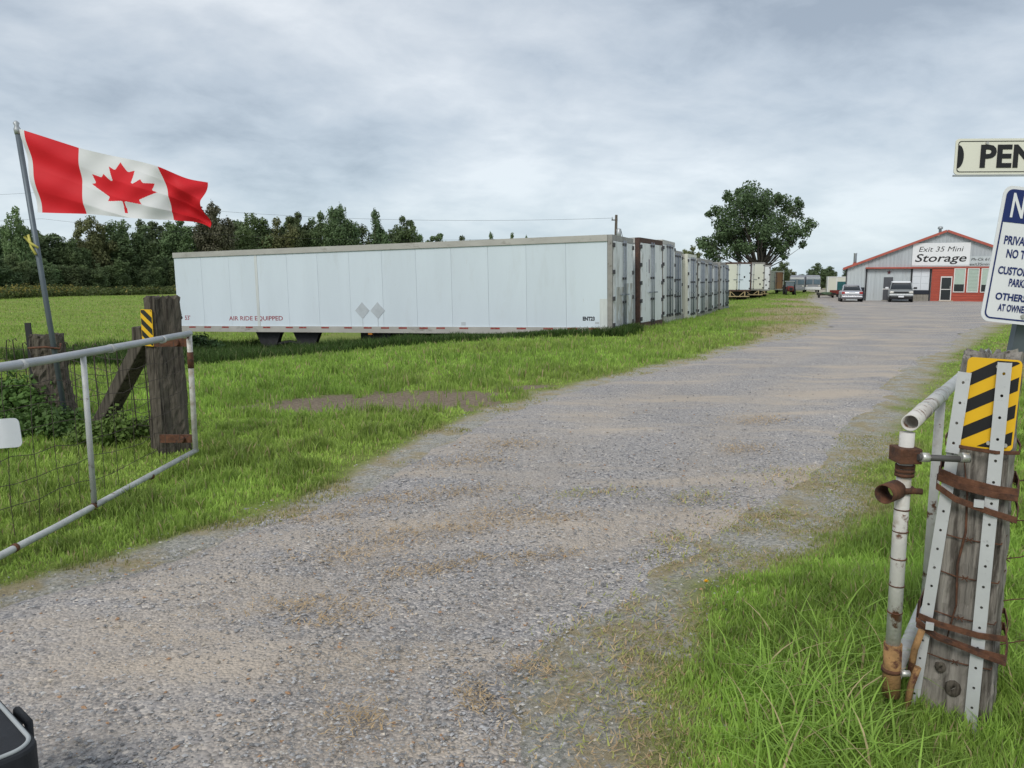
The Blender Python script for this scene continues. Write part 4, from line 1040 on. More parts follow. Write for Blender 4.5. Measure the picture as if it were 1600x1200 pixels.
MB().box((-.80, -2.292, .525), (.80, -2.05, .56)).build('bumper_strip', m_black, cs)
wheels(cs, [(-.78, -1.35), (.78, -1.35), (-.78, 1.3), (.78, 1.3)], .31)
# grey van facing the viewer
cv = empty('parked_van', (32.85, 65.4, gz(32.9, 65.4)), (0, 0, R(-25)), 'grey green van with white roof parked nose out before the grey door', 'van', 'cars parked before the building')
loft([(-2.3, .78, .42, .84, .35), (-2.2, .88, .36, .98, .3), (-1.3, .93, .34, 1.06, .25), (0, .94, .33, 1.05, .25), (2.2, .92, .34, 1.05, .25), (2.35, .84, .42, 1.0, .3)], 'body', m_cargrey, cv)
loft([(-1.3, .80, .95, 1.08, .4), (-.55, .76, .95, 1.58, .3), (.2, .76, .95, 1.66, .3), (2.1, .78, .95, 1.62, .3), (2.3, .78, .95, 1.3, .4)], 'cabin_glass', m_glass, cv)
loft([(-.6, .66, 1.575, 1.65, .4), (-.2, .73, 1.60, 1.74, .4), (2.1, .73, 1.58, 1.71, .4)], 'roof', m_carwhite, cv)
for s in (-1, 1):
    MB().bar((s * .82, -1.25, 1.06), (s * .72, -.55, 1.60), .07, .06).build('pillar', m_cargrey, cv)
    MB().box((s * .72 - .14, -2.325, .74), (s * .72 + .14, -2.1, .90)).build('headlight', m_lampclr, cv, .03)
    mm = MB().box((s * 1.06 - .13, -.95, 1.08), (s * 1.06 + .13, -.83, 1.24)).build('mirror', m_carwhite if s < 0 else m_black, cv, .03)
    MB().box((s * .95 - .12, -.91, 1.10), (s * .95 + .12, -.87, 1.14)).build('mirror_arm', m_black, cv)
MB().box((-.55, -2.33, .76), (.55, -2.2, .88)).build('grille', m_black, cv, .01)
MB().box((-.90, -2.42, .52), (.90, -2.1, .68)).build('front_bumper', m_galv, cv, .04)
MB().box((-.2, -2.435, .42), (.2, -2.40, .54)).build('number_plate', m_white, cv)
MB().box((-.85, -2.3, .26), (.85, -2.0, .50)).build('lower_apron', m_black, cv, .03)
wheels(cv, [(-.80, -1.5), (.80, -1.5), (-.80, 1.5), (.80, 1.5)], .34)
# red tractor
tr = empty('tractor', (34.1, 95, gz(34, 95)), (0, 0, R(-14)), 'small red tractor with glass cab before the left motorhome', 'tractor')
m_trred = mat('tractor_red', (.22, .035, .03), .5, .2, 4)
loft([(-1.5, .24, .55, 1.0, .4), (-1.3, .33, .45, 1.08, .35), (.1, .36, .45, 1.1, .35)], 'hood', m_trred, tr)
MB().box((-.2, -1.52, .55), (.2, -1.48, .9)).build('grille', m_black, tr)
MB().box((-.42, .0, .5), (.42, 1.2, .95)).build('chassis', m_trred, tr, .05)
MB().box((-.5, .1, .96), (.5, 1.15, 1.62)).build('cab_glass', mat('cab_glass', (.16, .21, .23), .15, .1), tr, .03)
MB().box((-.56, .02, 1.622), (.56, 1.22, 1.70)).build('cab_roof', m_grey, tr, .03)
for s in (-1, 1):
    for yy in (.1, 1.12): MB().bar((s * .51, yy, .95), (s * .51, yy, 1.63), .05, .05).build('cab_post', m_black, tr)
    MB().tube([(s * .55 - .14, .85, .62), (s * .55 + .14, .85, .62)], .62, 18).build('rear_wheel', m_tyre, tr)
    MB().tube([(s * .5 - .09, -.95, .36), (s * .5 + .09, -.95, .36)], .36, 16).build('front_wheel', m_tyre, tr)
# two old grey motorhomes
m_mh = mat('motorhome_grey', (.27, .28, .30), .5, .1, 1, spot=(.18, .18, .19), spot_scale=2)
m_mhglass = mat('motorhome_glass', (.12, .17, .21), .2, .15, 1)
for (X0, Yd, wv, lab, rz) in [(40.1, 109, 2.35, 'left old grey motorhome behind the red tractor', -22), (42.75, 110, 2.35, 'right old grey motorhome with white bumper panel', -17)]:
    t = empty('motorhome', (X0, Yd, gz(X0, Yd)), (0, 0, R(rz)), lab, 'motorhome', 'old grey motorhomes')
    h = wv / 2 * .86
    loft([(0, h * .9, .35, 2.2, .28), (.12, h * .98, .3, 2.33, .25), (1.0, h, .3, 2.45, .22), (6.5, h, .3, 2.45, .22), (6.8, h * .95, .35, 2.3, .28)], 'body', m_mh, t)
    for s in (-1, 1): MB().box((s * .5 - .42, -.045, 1.15), (s * .5 + .42, .03, 1.85)).build('windscreen', m_mhglass, t, .03)
    MB().box((-.9, -.04, 1.92), (.9, .02, 2.12)).build('visor', m_carwhite if X0 < 41 else m_grey, t, .02)
    MB().box((-1.05, -.07, .38), (1.05, .02, .78)).build('bumper_panel', m_carwhite if X0 > 41 else m_mh, t, .03)
    for s in (-1, 1): MB().box((s * .82 - .12, -.06, .84), (s * .82 + .12, .0, 1.0)).build('headlight', m_lampclr, t, .02)
    for yy in (2.0, 4.4): MB().box((h - .02, yy - .6, 1.2), (h + .012, yy + .6, 1.8)).build('side_window', m_mhglass, t)
    wheels(t, [(-h + .15, 1.4), (h - .15, 1.4), (-h + .15, 5.2), (h - .15, 5.2)], .4)
# white box body with teal tarp, red wagon, low trailer
t = empty('box_body', (40.75, 100, gz(42, 100)), (0, 0, R(-20)), 'white truck box with a dark teal tarpaulin beside the building', 'truck box')
MB().box((0, 0, .12), (2.5, 5.5, 2.25)).build('box', m_panelcream, t, .03)
for zk in (.13, 2.15): MB().box((-.03, -.03, zk), (2.53, .03, zk + .1)).build('edge_rail', m_carwhite, t)
for xx in (.0, 1.05, 2.42): MB().box((xx - .02, -.035, .24), (xx + .08, .0, 2.14)).build('edge_post', m_carwhite, t)
MB().box((1.15, -.07, .45), (2.4, -.036, 1.6)).build('tarpaulin', mat('teal_tarp', (.015, .10, .11), .5, .25, 2, 0, .4, 4), t, .02)
for xx in (.3, 2.2): MB().box((xx - .15, .5, -.05), (xx + .15, 1.0, .12)).build('skid', m_dark, t)
t = empty('red_wagon', (35.55, 84, gz(35.5, 84)), (0, 0, R(6)), 'low dark red farm wagon left of the silver sedan', 'wagon')
MB().box((-.62, -.9, .34), (.62, .9, .40)).build('bed', m_trred, t)
for s in (-1, 1):
    MB().box((s * .6 - .02, -.9, .402), (s * .6 + .02, .9, .72)).build('side_board', m_trred, t)
    MB().box((-.575, s * .88 - .02, .402), (.575, s * .88 + .02, .72)).build('end_board', m_trred, t)
for s in (-1, 1):
    for yy in (-.6, .6): MB().tube([(s * .5 - .07, yy, .22), (s * .5 + .07, yy, .22)], .22, 14).build('wheel', m_tyre, t)
t = empty('low_trailer', (32.3, 79.5, gz(32.3, 79.5)), (0, 0, R(-8)), 'low flat utility trailer with a green tarp left of the red wagon', 'utility trailer')
MB().box((-.75, -.8, .26), (.75, .8, .33)).build('deck', m_wooddark, t)
loft([(-.6, .3, .332, .45, .6), (-.2, .55, .332, .6, .6), (.3, .5, .332, .55, .6), (.6, .25, .332, .42, .6)], 'tarp', mat('green_tarp', (.06, .10, .05), .6, .3, 3), t)
for s in (-1, 1): MB().tube([(s * .68 - .06, .1, .24), (s * .68 + .06, .1, .24)], .24, 14).build('wheel', m_tyre, t)
MB().bar((0, -.8, .28), (0, -1.7, .2), .07, .07).build('drawbar', m_dark, t)
MB().box((-.75, -.82, .332), (-.69, .8, .5)).build('side_rail', m_dark, t); MB().box((.69, -.82, .332), (.75, .8, .5)).build('side_rail', m_dark, t)

# ------------------------------------------------------------------ power line
up = empty('utility_pole', (8.1, 61.0, gz(8.1, 61)), (0, 0, 0), 'wooden utility pole with transformer rising behind the trailer row', 'utility pole')
MB().tube([(0, 0, -.3), (0, 0, 4), (.02, 0, 7.6)], [.15, .13, .10], 12).build('pole', m_wooddark, up)
MB().tube([(.22, -.1, 5.75), (.22, -.1, 5.8), (.22, -.1, 6.5), (.22, -.1, 6.55)], [.1, .19, .19, .1], 14).build('transformer', m_galv, up)
MB().box((.02, -.12, 6.0), (.2, -.05, 6.3)).build('bracket', m_dark, up)
MB().bar((-.35, -.05, 7.2), (.12, -.05, 7.2), .07, .08).build('crossarm', m_wooddark, up)
MB().tube([(-.3, -.05, 7.23), (-.3, -.05, 7.38), (-.3, -.05, 7.45)], [.035, .05, .03], 8).build('insulator', m_grey, up)
MB().tube([(.4, -.1, 6.4), (.52, -.1, 5.9), (.5, -.1, 5.2), (.3, -.05, 4.6)], .02, 6).build('drop_wire', m_dark, up)
def wire_run(name, pts, sag, label, r=.009, n=24):
    b = MB(); P = []
    for a_, c_ in zip(pts[:-1], pts[1:]):
        for i in range(n + 1):
            t_ = i / n; p = Vector(a_).lerp(Vector(c_), t_); p.z -= sag * 4 * t_ * (1 - t_); P.append(p)
    b.tube(P, r, 5); o = b.build(name, m_dark, None); tag(o, label, 'power line', 'power lines over the field'); return o
zt = gz(8.1, 61) + 7.35
wire_run('power_line', [(7.8, 60.95, zt), (-42, 70, 9.3), (-92, 79, 11.5)], 1.0, 'upper thin power line crossing the wood above the trailer')
wire_run('power_line', [(7.8, 60.95, zt - 1.3), (-42, 70, 7.0), (-92, 79, 9.0)], 1.0, 'lower thin power line crossing the wood above the trailer')

# ------------------------------------------------------------------ left gate, posts, fence
def timber(name, base, top, wb, wt, db, dt, h, m, label, rz=0.0, seed=1, cat='post', rough=.010, nu=10, nv=28, cracks=True):
    """a weathered squared timber: base/top centre offsets, widths, depths"""
    t = empty(name, base, (0, 0, rz), label, cat)
    rg = np.random.default_rng(seed); V = []; per = []
    for k in range(4):
        for i in range(nu): per.append((k, i / nu))
    prof = rg.normal(0, 1, len(per)); prof = np.convolve(np.r_[prof, prof, prof], [.25, .5, .25], 'same')[len(per):2 * len(per)]
    for j in range(nv + 1):
        f = j / nv; zz = -.15 + (h + .15) * f; g = (zz / h)
        w = wb + (wt - wb) * g; d = db + (dt - db) * g
        cx = top[0] * g; cy = top[1] * g
        for i, (k, u) in enumerate(per):
            c = [(-.5 + u, -.5), (.5, -.5 + u), (.5 - u, .5), (-.5, .5 - u)][k]
            rr = 1 - .10 * (abs(c[0]) * 2) ** 6 * (abs(c[1]) * 2) ** 6
            dis = prof[i] * rough + rg.normal(0, rough * .35) + .006 * math.sin(zz * 9 + i)
            nx_, ny_ = (0, -1) if k == 0 else (1, 0) if k == 1 else (0, 1) if k == 2 else (-1, 0)
            top_j = rg.uniform(-.03, .012) if j == nv else 0
            V.append((cx + c[0] * w * rr + nx_ * dis, cy + c[1] * d * rr + ny_ * dis, zz + top_j))
    n = len(per); b = MB(); b.v = V
    for j in range(nv):
        for i in range(n): b.f.append((j * n + i, j * n + (i + 1) % n, (j + 1) * n + (i + 1) % n, (j + 1) * n + i))
    b.v.append((top[0], top[1], h - .01)); c_ = len(b.v) - 1
    for i in range(n): b.f.append((nv * n + i, nv * n + (i + 1) % n, c_))
    b.build('timber', m, t)
    return t
lp = timber('gate_post', (-3.20, 7.06, 0), (-.01, 0), .20, .19, .30, .26, 1.45, m_wooddark, 'thick grey timber gate post at the left with striped plate', R(-35.6), 3)
op = timber('fence_post', (-5.0, 8.32, 0), (-.05, 0), .33, .27, .28, .24, 1.02, m_wooddark, 'leaning old fence post beside the flagpole', R(10), 9, rough=.018)
MB().bar((-.18, -.02, .0), (-.21, -.02, 1.14), .055, .03).build('iron_stake', m_dark, op)
br = empty('brace_timber', (-4.2, 7.66, .05), (0, 0, 0), 'diagonal timber brace leaning from the left gate post', 'brace')
MB().bar((-.04, .02, -.02), (.86, -.55, 1.08), .15, .13).build('timber', m_wooddark, br, .012)
MB().box((.70, -.60, .98), (1.0, -.42, 1.12)).build('top_block', m_wooddark, br, .01)

def clip(poly, a, b, c):
    """keep the part of poly with a*x + b*y <= c"""
    out = []
    for i in range(len(poly)):
        p, q = poly[i], poly[(i + 1) % len(poly)]; dp = a * p[0] + b * p[1] - c; dq = a * q[0] + b * q[1] - c
        if dp <= 0: out.append(p)
        if dp * dq < 0:
            t_ = dp / (dp - dq); out.append((p[0] + (q[0] - p[0]) * t_, p[1] + (q[1] - p[1]) * t_))
    return out
def rounded(w, h, r, n=5):
    P = []
    for (cx, cy, a0) in ((w - r, r, -90), (w - r, h - r, 0), (r, h - r, 90), (r, r, 180)):
        for i in range(n + 1):
            a = R(a0 + 90 * i / n); P.append((cx + r * math.cos(a), cy + r * math.sin(a)))
    return P
def hazard(name, w, h, label, loc, rot, rising, pitch, first, band):
    t = empty(name, loc, rot, label, 'hazard sign')
    out = rounded(w, h, .018 if w > .12 else .01)
    MB().prism(out, 0, .003).build('plate', m_yellow, t)
    s = 1 if rising else -1; ins = rounded(w - .012, h - .012, .014 if w > .12 else .006); ins = [(p[0] + .006, p[1] + .006) for p in ins]
    sl = .55 if w > .12 else .95
    k = first
    while k < h + w * 2:
        # band: k <= y - s*sl*x <= k + band
        pl = clip(ins, s * sl, -1, -k); pl = clip(pl, -s * sl, 1, k + band) if len(pl) > 2 else pl
        if len(pl) > 2: MB().prism(pl, -.0012, -.0002).build('stripe', m_signblack, t)
        k += pitch
    return t
hz_l = hazard('hazard_plate', .19, .33, 'narrow yellow and black striped plate on the left gate post', (*[float(q) for q in (Vector((-3.20, 7.06)) + Matrix.Rotation(R(-35.6), 2) @ Vector((-.095, -.158)))], 1.005), (0, 0, R(-35.6)), False, .105, -.01, .055)

gl = empty('left_gate', (-2.785, 6.62, 0.06), (0, 0, 0), 'open pipe gate leaf with wire mesh at the left, hung on the gate post', 'gate')
gd = Vector((-.16, -3.9, 0)); gn = Vector((-1, .04, 0))
def gp(f, z): return Vector((gd.x * f, gd.y * f, z))
f_end = 1.0
MB().tube([gp(-.005, 1.08), gp(.2, 1.065), gp(.5, 1.05), gp(f_end, 1.06)], .026, 14).build('top_rail', mat('pipe_grey', (.40, .42, .44), .45, .1, 6, .3, .1, 60, spot=(.16, .11, .08), spot_scale=11, spot_lo=.67, spot_hi=.72), gl)
MB().tube([gp(-.005, .05), gp(.3, .02), gp(.5, .0), gp(f_end, -.01)], .0215, 14).build('bottom_rail', m_pipe, gl)
MB().tube([gp(0, .05), gp(0, .6), gp(0, 1.08)], .023, 14).build('end_upright', m_piperust, gl)
MB().tube([gp(.395, .01), gp(.395, 1.05)], .0185, 14).build('upright', m_pipe, gl)
MB().tube([gp(.70, .0), gp(.70, 1.05)], .0185, 14).build('upright', m_pipe, gl)
MB().tube([gp(1.0, -.01), gp(1.0, 1.06)], .028, 14).build('end_upright', m_piperust, gl)
for f in (.12, .31, .55): MB().tube([gp(f, 1.07 - .04 * f) + Vector((0, .02, 0)), gp(f, 1.07 - .04 * f) - Vector((0, .02, 0))], .031, 14).build('collar', m_pipe, gl)
for f in (.2, .4, .6): MB().tube([gp(f, .03 - .05 * f) + Vector((0, .012, 0)), gp(f, .03 - .05 * f) - Vector((0, .012, 0))], .026, 14).build('collar', m_rust, gl)
MB().tube([gp(0, .78), gp(0, .92)], .026, 12).build('rust_sleeve', m_rust, gl)
for zz_ in (1.0, .15):
    MB().box((-.32, .02, zz_ - .035), (-.02, .05, zz_ + .035)).build('hinge_strap', m_rust, gl)
    MB().tube([(-.12, -.02, zz_), (-.12, .025, zz_)], .028, 10).build('hinge_bolt', m_rust, gl)
rw = random.Random(4)
for j in range(6):
    z0 = .2 + .14 * j; pts = [gp(f, z0 + rw.uniform(-.02, .02) - .03 * math.sin(f * 7)) + Vector((-.03 + rw.uniform(-.01, .01), 0, 0)) for f in np.linspace(0, 1, 20)]
    MB().tube(pts, .0022, 5).build('mesh_wire', m_wire, gl)
for i in range(1, 17):
    f = i / 17 + rw.uniform(-.01, .01); pts = [gp(f + rw.uniform(-.004, .004), z) + Vector((-.03, 0, 0)) for z in np.linspace(.06, 1.03, 7)]
    MB().tube(pts, .002, 5).build('mesh_stay', m_wire, gl)
wp = MB().prism(rounded(.30, .165, .03), 0, .004); wp.build('white_plate', mat('plate_white', (.70, .73, .76), .4, .03), None)
wp = bpy.data.objects['white_plate']; wp.location = (-3.03, 4.19, .655); wp.rotation_euler = (0, R(-4), R(2)); tag(wp, 'blank white plate with rounded corners hung on the left gate mesh', 'plate')

fe = empty('wire_fence', (-3.3, 7.15, 0), (0, 0, 0), 'sagging page wire fence between the left gate post and old post', 'fence')
fpts = [Vector((0, 0, 0)), Vector((-1.65, 1.15, 0)), Vector((-6.5, 3.9, 0)), Vector((-12, 7, 0))]
def fpos(d):
    for a_, c_ in zip(fpts[:-1], fpts[1:]):
        l = (c_ - a_).length
        if d <= l: return a_.lerp(c_, d / l)
        d -= l
    return fpts[-1]
for j in range(7):
    pts = []
    for d in np.arange(0, 12.6, .18):
        p = fpos(d); g_ = gz(-3.3 + p.x, 7.15 + p.y); p = p + Vector((0, -.02, g_ + .12 + .125 * j + rw.uniform(-.015, .015) - (.06 * math.sin(d * 1.9) if d < 2 else .03))); pts.append(p)
    MB().tube(pts, .0032, 5).build('wire', m_wire, fe)
d = .2
while d < 12:
    p = fpos(d); g_ = gz(-3.3 + p.x, 7.15 + p.y)
    top_ = .92 + rw.uniform(-.03, .03); lean = rw.uniform(-.05, .05)
    MB().tube([p + Vector((lean * k, -.02, g_ + .08 + (top_ - .08) * k)) for k in (0, .25, .5, .75, 1)] + [p + Vector((lean + .03, -.02, g_ + top_ + .012)), p + Vector((lean + .045, -.02, g_ + top_ - .012))], .0058, 5).build('stay', m_wire, fe)
    d += .235

# ------------------------------------------------------------------ flagpole and flag
fpz = gz(-4.72, 8.02)
fpole = empty('flagpole', (-4.72, 8.02, fpz), (0, 0, 0), 'leaning dark grey metal flagpole tied to the old fence post', 'flagpole')
def pole_at(z): return Vector((-.27 * z / 3.1, 0, z))
MB().tube([pole_at(-.1), pole_at(1.5), pole_at(3.06)], .027, 14).build('pole', m_polegrey, fpole)
MB().tube([pole_at(3.05), pole_at(3.10), pole_at(3.13), pole_at(3.16), pole_at(3.18)], [.03, .034, .02, .03, .012], 12).build('finial', m_galv, fpole)
MB().tube([pole_at(1.92) + Vector((.03, -.03, 0)), pole_at(1.97) + Vector((-.04, -.04, 0)), pole_at(2.03) + Vector((-.09, -.03, 0)), pole_at(2.05) + Vector((-.05, -.03, 0)), pole_at(1.93) + Vector((-.04, -.03, 0)), pole_at(1.85) + Vector((.0, -.04, 0))], .013, 8).build('yellow_tie', mat('tie_yellow', (.55, .50, .12), .6), fpole)
MB().tube([pole_at(.88) + Vector((-.30, .05, 0)), pole_at(.90) + Vector((-.06, -.04, 0)), pole_at(.89) + Vector((.08, -.03, -.01)), pole_at(.93) + Vector((.06, .03, 0))], .012, 7).build('tie_wire', m_rust, fpole)

m_flagred = mat('flag_red', (.74, .016, .026), .65, .04, 3, transl=.25)
m_flagwhite = mat('flag_white', (.80, .80, .80), .65, .02, 3, transl=.25)
half = [(4890,4430),(4845,3567),(4870,3500),(4956,3469),(5815,3620),(5699,3300),(5719,3227),(6660,2465),(6448,2366),(6414,2287),(6600,1715),(6058,1830),(5985,1792),(5880,1545),(5457,1999),(5346,1942),(5550,890),(5223,1079),(5132,1052),(4800,400)]
leaf = [(x / 9600, 1 - y / 4800) for x, y in half] + [((9600 - x) / 9600, 1 - y / 4800) for x, y in reversed(half[:-1])]
leaf = np.array(leaf)
def inside(poly, x, y):
    r = np.zeros(len(x), bool); n = len(poly); j = n - 1
    for i in range(n):
        xi, yi = poly[i]; xj, yj = poly[j]
        c = ((yi > y) != (yj > y)) & (x < (xj - xi) * (y - yi) / (yj - yi + 1e-12) + xi); r ^= c; j = i
    return r
def flag_pos(u, v):
    us_ = [0, .25, .75, 1.0]
    tx = np.interp(u, us_, [-4.945, -4.40, -3.54, -3.14]); tz = np.interp(u, us_, [3.10, 2.93, 2.72, 2.61])
    bx_ = np.interp(u, us_, [-4.84, -4.37, -3.46, -3.17]); bz = np.interp(u, us_, [2.28, 2.265, 2.20, 2.12])
    s = u ** .7
    # soft sag and billow
    X_ = bx_ + (tx - bx_) * v; Z_ = bz + (tz - bz) * v
    Z_ = Z_ + .012 * np.sin(u * 9 + v * 2) * s + .045 * np.exp(-((u - .9) / .09) ** 2) * (v - .5) * -1.2
    X_ = X_ + .03 * np.exp(-((u - 1.0) / .12) ** 2) * np.cos(v * 7.0) + .015 * np.sin(v * 5 + u * 7) * s
    Y_ = 8.0 + .085 * np.sin(u * 8.2 - v * 1.6 + .4) * s + .026 * np.sin(u * 15 + v * 5.0) * s + 0.016 * np.sin(u * 29 - v * 11) * s + .030 * np.abs(np.sin(u * 6 + v * 11)) * (1 - v) * s + .022 * np.sin((v * 1.3 + u * .9) * 9) * np.exp(-(u / .35) ** 2) + .05 * np.sin(v * 6 + 1) * np.exp(-((u - .95) / .16) ** 2)
    return np.stack([X_, Y_, Z_], -1)
fl = empty('flag', (-4.94, 8.0, 2.28), (0, 0, 0), 'red and white maple leaf flag blowing from the leaning flagpole', 'flag')
nu, nv = 360, 180
U, Vv = np.meshgrid(np.linspace(0, 1, nu + 1), np.linspace(0, 1, nv + 1), indexing='ij')
FP = flag_pos(U, Vv).reshape(-1, 3) - np.array([-4.94, 8.0, 2.28])
I = np.arange(FP.shape[0]).reshape(nu + 1, nv + 1)
FQ = np.stack([I[:-1, :-1].ravel(), I[1:, :-1].ravel(), I[1:, 1:].ravel(), I[:-1, 1:].ravel()], 1)
uc = ((U[:-1, :-1] + U[1:, 1:]) / 2).ravel(); vc = ((Vv[:-1, :-1] + Vv[1:, 1:]) / 2).ravel()
inl = inside(leaf, uc, vc)
def piece(sel, name, m):
    q = FQ[sel]; ids, inv = np.unique(q, return_inverse=True); npmesh(name, FP[ids], inv.reshape(q.shape), m, fl, smooth=True)
piece(uc < .022, 'header_tape', m_flagwhite)
piece((uc >= .022) & (uc < .25), 'red_band', m_flagred)
piece(uc >= .75, 'red_band', m_flagred)
piece((uc >= .25) & (uc < .75) & ~inl, 'white_field', m_flagwhite)
piece(inl, 'maple_leaf', m_flagred)

# ------------------------------------------------------------------ right gate post and its ironwork
rp = timber('gate_post', (1.668, 2.722, 0), (.04, 0), .31, .20, .26, .21, 1.345, m_wood, 'near weathered timber gate post strapped with steel bars at the right', R(-32), 5, rough=.007, nu=14, nv=40)
rp.scale = (.86, 1, 1)
POST_M = Matrix.Translation((1.668, 2.722, 0)) @ Matrix.Rotation(R(-32), 4, 'Z') @ Matrix.Diagonal((.86, 1, 1, 1))
# knots and splits
for (xx, zz_, r_) in ((-.0, .13, .03), (-.05, .2, .02)):
    b = MB(); b.tube([(xx, -.118, zz_), (xx, -.135, zz_), (xx, -.128, zz_)], [r_ * 1.3, r_, r_ * .3], 10); b.build('knot', m_wooddark, rp)
def channel(a, b, w, name_holes=10, lip=.012):
    """perforated U bar from a to b: face toward -y with real holes and side lips"""
    a = Vector(a); b = Vector(b); t = (b - a).normalized(); L_ = (b - a).length; sx = Vector((t.z, 0, -t.x)); fy = Vector((0, 1, 0))
    m = MB(); seg = L_ / name_holes; nn = 8
    def P(u, v, d): return a + t * v + sx * u + fy * d
    for i in range(name_holes):
        v0 = seg * i; v1 = v0 + seg; c = (0.0, (v0 + v1) / 2); hr = .0055
        ring = [(-w / 2, v0), (0, v0), (w / 2, v0), (w / 2, c[1]), (w / 2, v1), (0, v1), (-w / 2, v1), (-w / 2, c[1])]
        hole = [(hr * math.cos(R(225 + 45 * k)), c[1] + hr * math.sin(R(225 + 45 * k))) for k in range(8)]
        o = len(m.v)
        for d in (0, .003):
            m.v += [tuple(P(u, v, d)) for u, v in ring] + [tuple(P(u, v, d)) for u, v in hole]
        for k in range(8):
            j = (k + 1) % 8
            m.f.append((o + k, o + j, o + 8 + j, o + 8 + k)); m.f.append((o + 16 + j, o + 16 + k, o + 24 + k, o + 24 + j))
            m.f.append((o + 8 + k, o + 8 + j, o + 24 + j, o + 24 + k))
    for s in (-1, 1):
        lo = [P(s * w / 2, 0, 0), P(s * w / 2 + s * .003, 0, 0), P(s * w / 2 + s * .003, 0, lip), P(s * w / 2, 0, lip)]
        hi = [v + t * L_ for v in lo]; m.add(lo + hi, [(0,1,2,3),(7,6,5,4),(0,4,5,1),(1,5,6,2),(2,6,7,3),(3,7,4,0)])
    return m
O5 = Vector((1.60, 2.725, 0))
channel(Vector((1.452, 2.572, -.02)) - O5, Vector((1.535, 2.588, 1.03)) - O5, .040, 15).build('steel_bar', m_zinc, rp)
channel(Vector((1.530, 2.574, 1.0)) - O5, Vector((1.552, 2.576, 1.285)) - O5, .042, 4).build('steel_bar', m_zinc, rp)
channel(Vector((1.672, 2.560, -.02)) - O5, Vector((1.684, 2.572, 1.325)) - O5, .042, 18).build('steel_bar', m_zinc, rp)
def strap(zs, w, name='rusty_strap', th=.004, off=.0, m=m_rust):
    """a metal band round the post at heights zs for the corners front-left, front-right, back-right, back-left"""
    g_ = zs[0] / 1.345; hw = (.31 + (.20 - .31) * g_) / 2 + .016 + off; hd = (.26 + (.21 - .26) * g_) / 2 + .012; cx = .04 * g_
    fy = -hd - .033 - off
    pts = [(cx - hw, fy + .02, zs[0]), (cx - hw * .5, fy, zs[0] * .6 + zs[1] * .4), (cx + hw * .4, fy - .004, zs[0] * .3 + zs[1] * .7 - .004), (cx + hw, fy + .02, zs[1]), (cx + hw + .008, 0, zs[1]), (cx + hw, hd, zs[2]), (cx - hw, hd, zs[3]), (cx - hw - .006, 0, zs[0])]
    b = MB(); n_ = len(pts); cen = Vector((cx, 0, 0))
    for p in pts:
        p = Vector(p); o_ = Vector((p.x - cx, p.y, 0)).normalized() * th
        b.v += [tuple(p + Vector((0, 0, -w / 2))), tuple(p + Vector((0, 0, w / 2))), tuple(p + o_ + Vector((0, 0, -w / 2))), tuple(p + o_ + Vector((0, 0, w / 2)))]
    for i in range(n_):
        j = (i + 1) % n_; a_, c_ = 4 * i, 4 * j
        b.f += [(a_ + 2, c_ + 2, c_ + 3, a_ + 3), (a_ + 1, a_, c_, c_ + 1), (a_ + 3, c_ + 3, c_ + 1, a_ + 1), (a_, c_, c_ + 2, a_ + 2)]
    b.build(name, m, rp, .001)
strap((.925, .885, .89, .92), .026); strap((.905, .865, .87, .9), .022, off=.003)
strap((.875, .79, .80, .86), .022, off=.006)
strap((.385, .365, .36, .38), .022); strap((.355, .295, .30, .34), .026, off=.003); strap((.372, .278, .29, .36), .016, off=.007)
MB().box((.02, -.178, .825), (.055, -.163, .85)).build('strap_clip', m_zinc, rp)
MB().box((-.115, -.186, .355), (-.085, -.168, .378)).build('strap_clip', m_zinc, rp)
strap((1.028, 1.02, 1.02, 1.03), .012, 'rusty_band', .004, -.004)
def wrap(z, dz, name='barbed_wire_loop'):
    b = MB(); g_ = z / 1.345; hw = (.31 - .11 * g_) / 2 + .004; hd = (.26 - .05 * g_) / 2 + .006; cx = .04 * g_
    P = [Vector((cx - hw * .8, -hd - .012, z + rw.uniform(-.005, .005))), Vector((cx - hw * .3, -hd - .008, z - dz)), Vector((cx + hw * .2, -hd - .008, z - dz * 1.2)), Vector((cx + hw * .8, -hd - .008, z - dz)), Vector((cx + hw, 0, z)), Vector((cx + hw * .6, hd, z)), Vector((cx - hw * .6, hd, z)), Vector((cx - hw, 0, z)), Vector((cx - hw * .8, -hd - .012, z + .004))]
    b.tube(P, .0025, 6)
    for k in (1.5, 2.4):
        i = int(k); p = P[i].lerp(P[i + 1], k - i)
        b.tube([p + Vector((-.012, -.004, -.008)), p, p + Vector((.012, -.005, .009))], .002, 5); b.tube([p + Vector((-.009, -.006, .01)), p, p + Vector((.01, -.004, -.01))], .002, 5)
    b.build(name, m_rust, rp)
for z_ in (.705, .565, .415, .25): wrap(z_, .012)
# long split in the wood with a rust stain
b = MB(); b.tube([(-.03, -.128, 1.0), (-.005, -.132, .85), (.0, -.134, .72), (-.02, -.136, .6), (-.012, -.138, .45), (-.04, -.14, .3)], [.002, .004, .005, .005, .004, .002], 6); b.build('rust_runnel', m_rust, rp)
hz_r = hazard('hazard_sign', .185, .312, 'yellow sign with rising black stripes on the near gate post', tuple(POST_M @ Vector((-.051, -.131, 1.025))), (R(-1), R(1.5), R(-32)), True, .093, -.075, .046)
hz_r.scale = (.86, 1, 1)
for (xx, zz_) in ((.105, .286), (.102, .022), (.16, .02)):
    MB().tube([(xx, -.008, zz_), (xx, -.001, zz_)], .007, 10).build('bolt', m_bolt, hz_r)

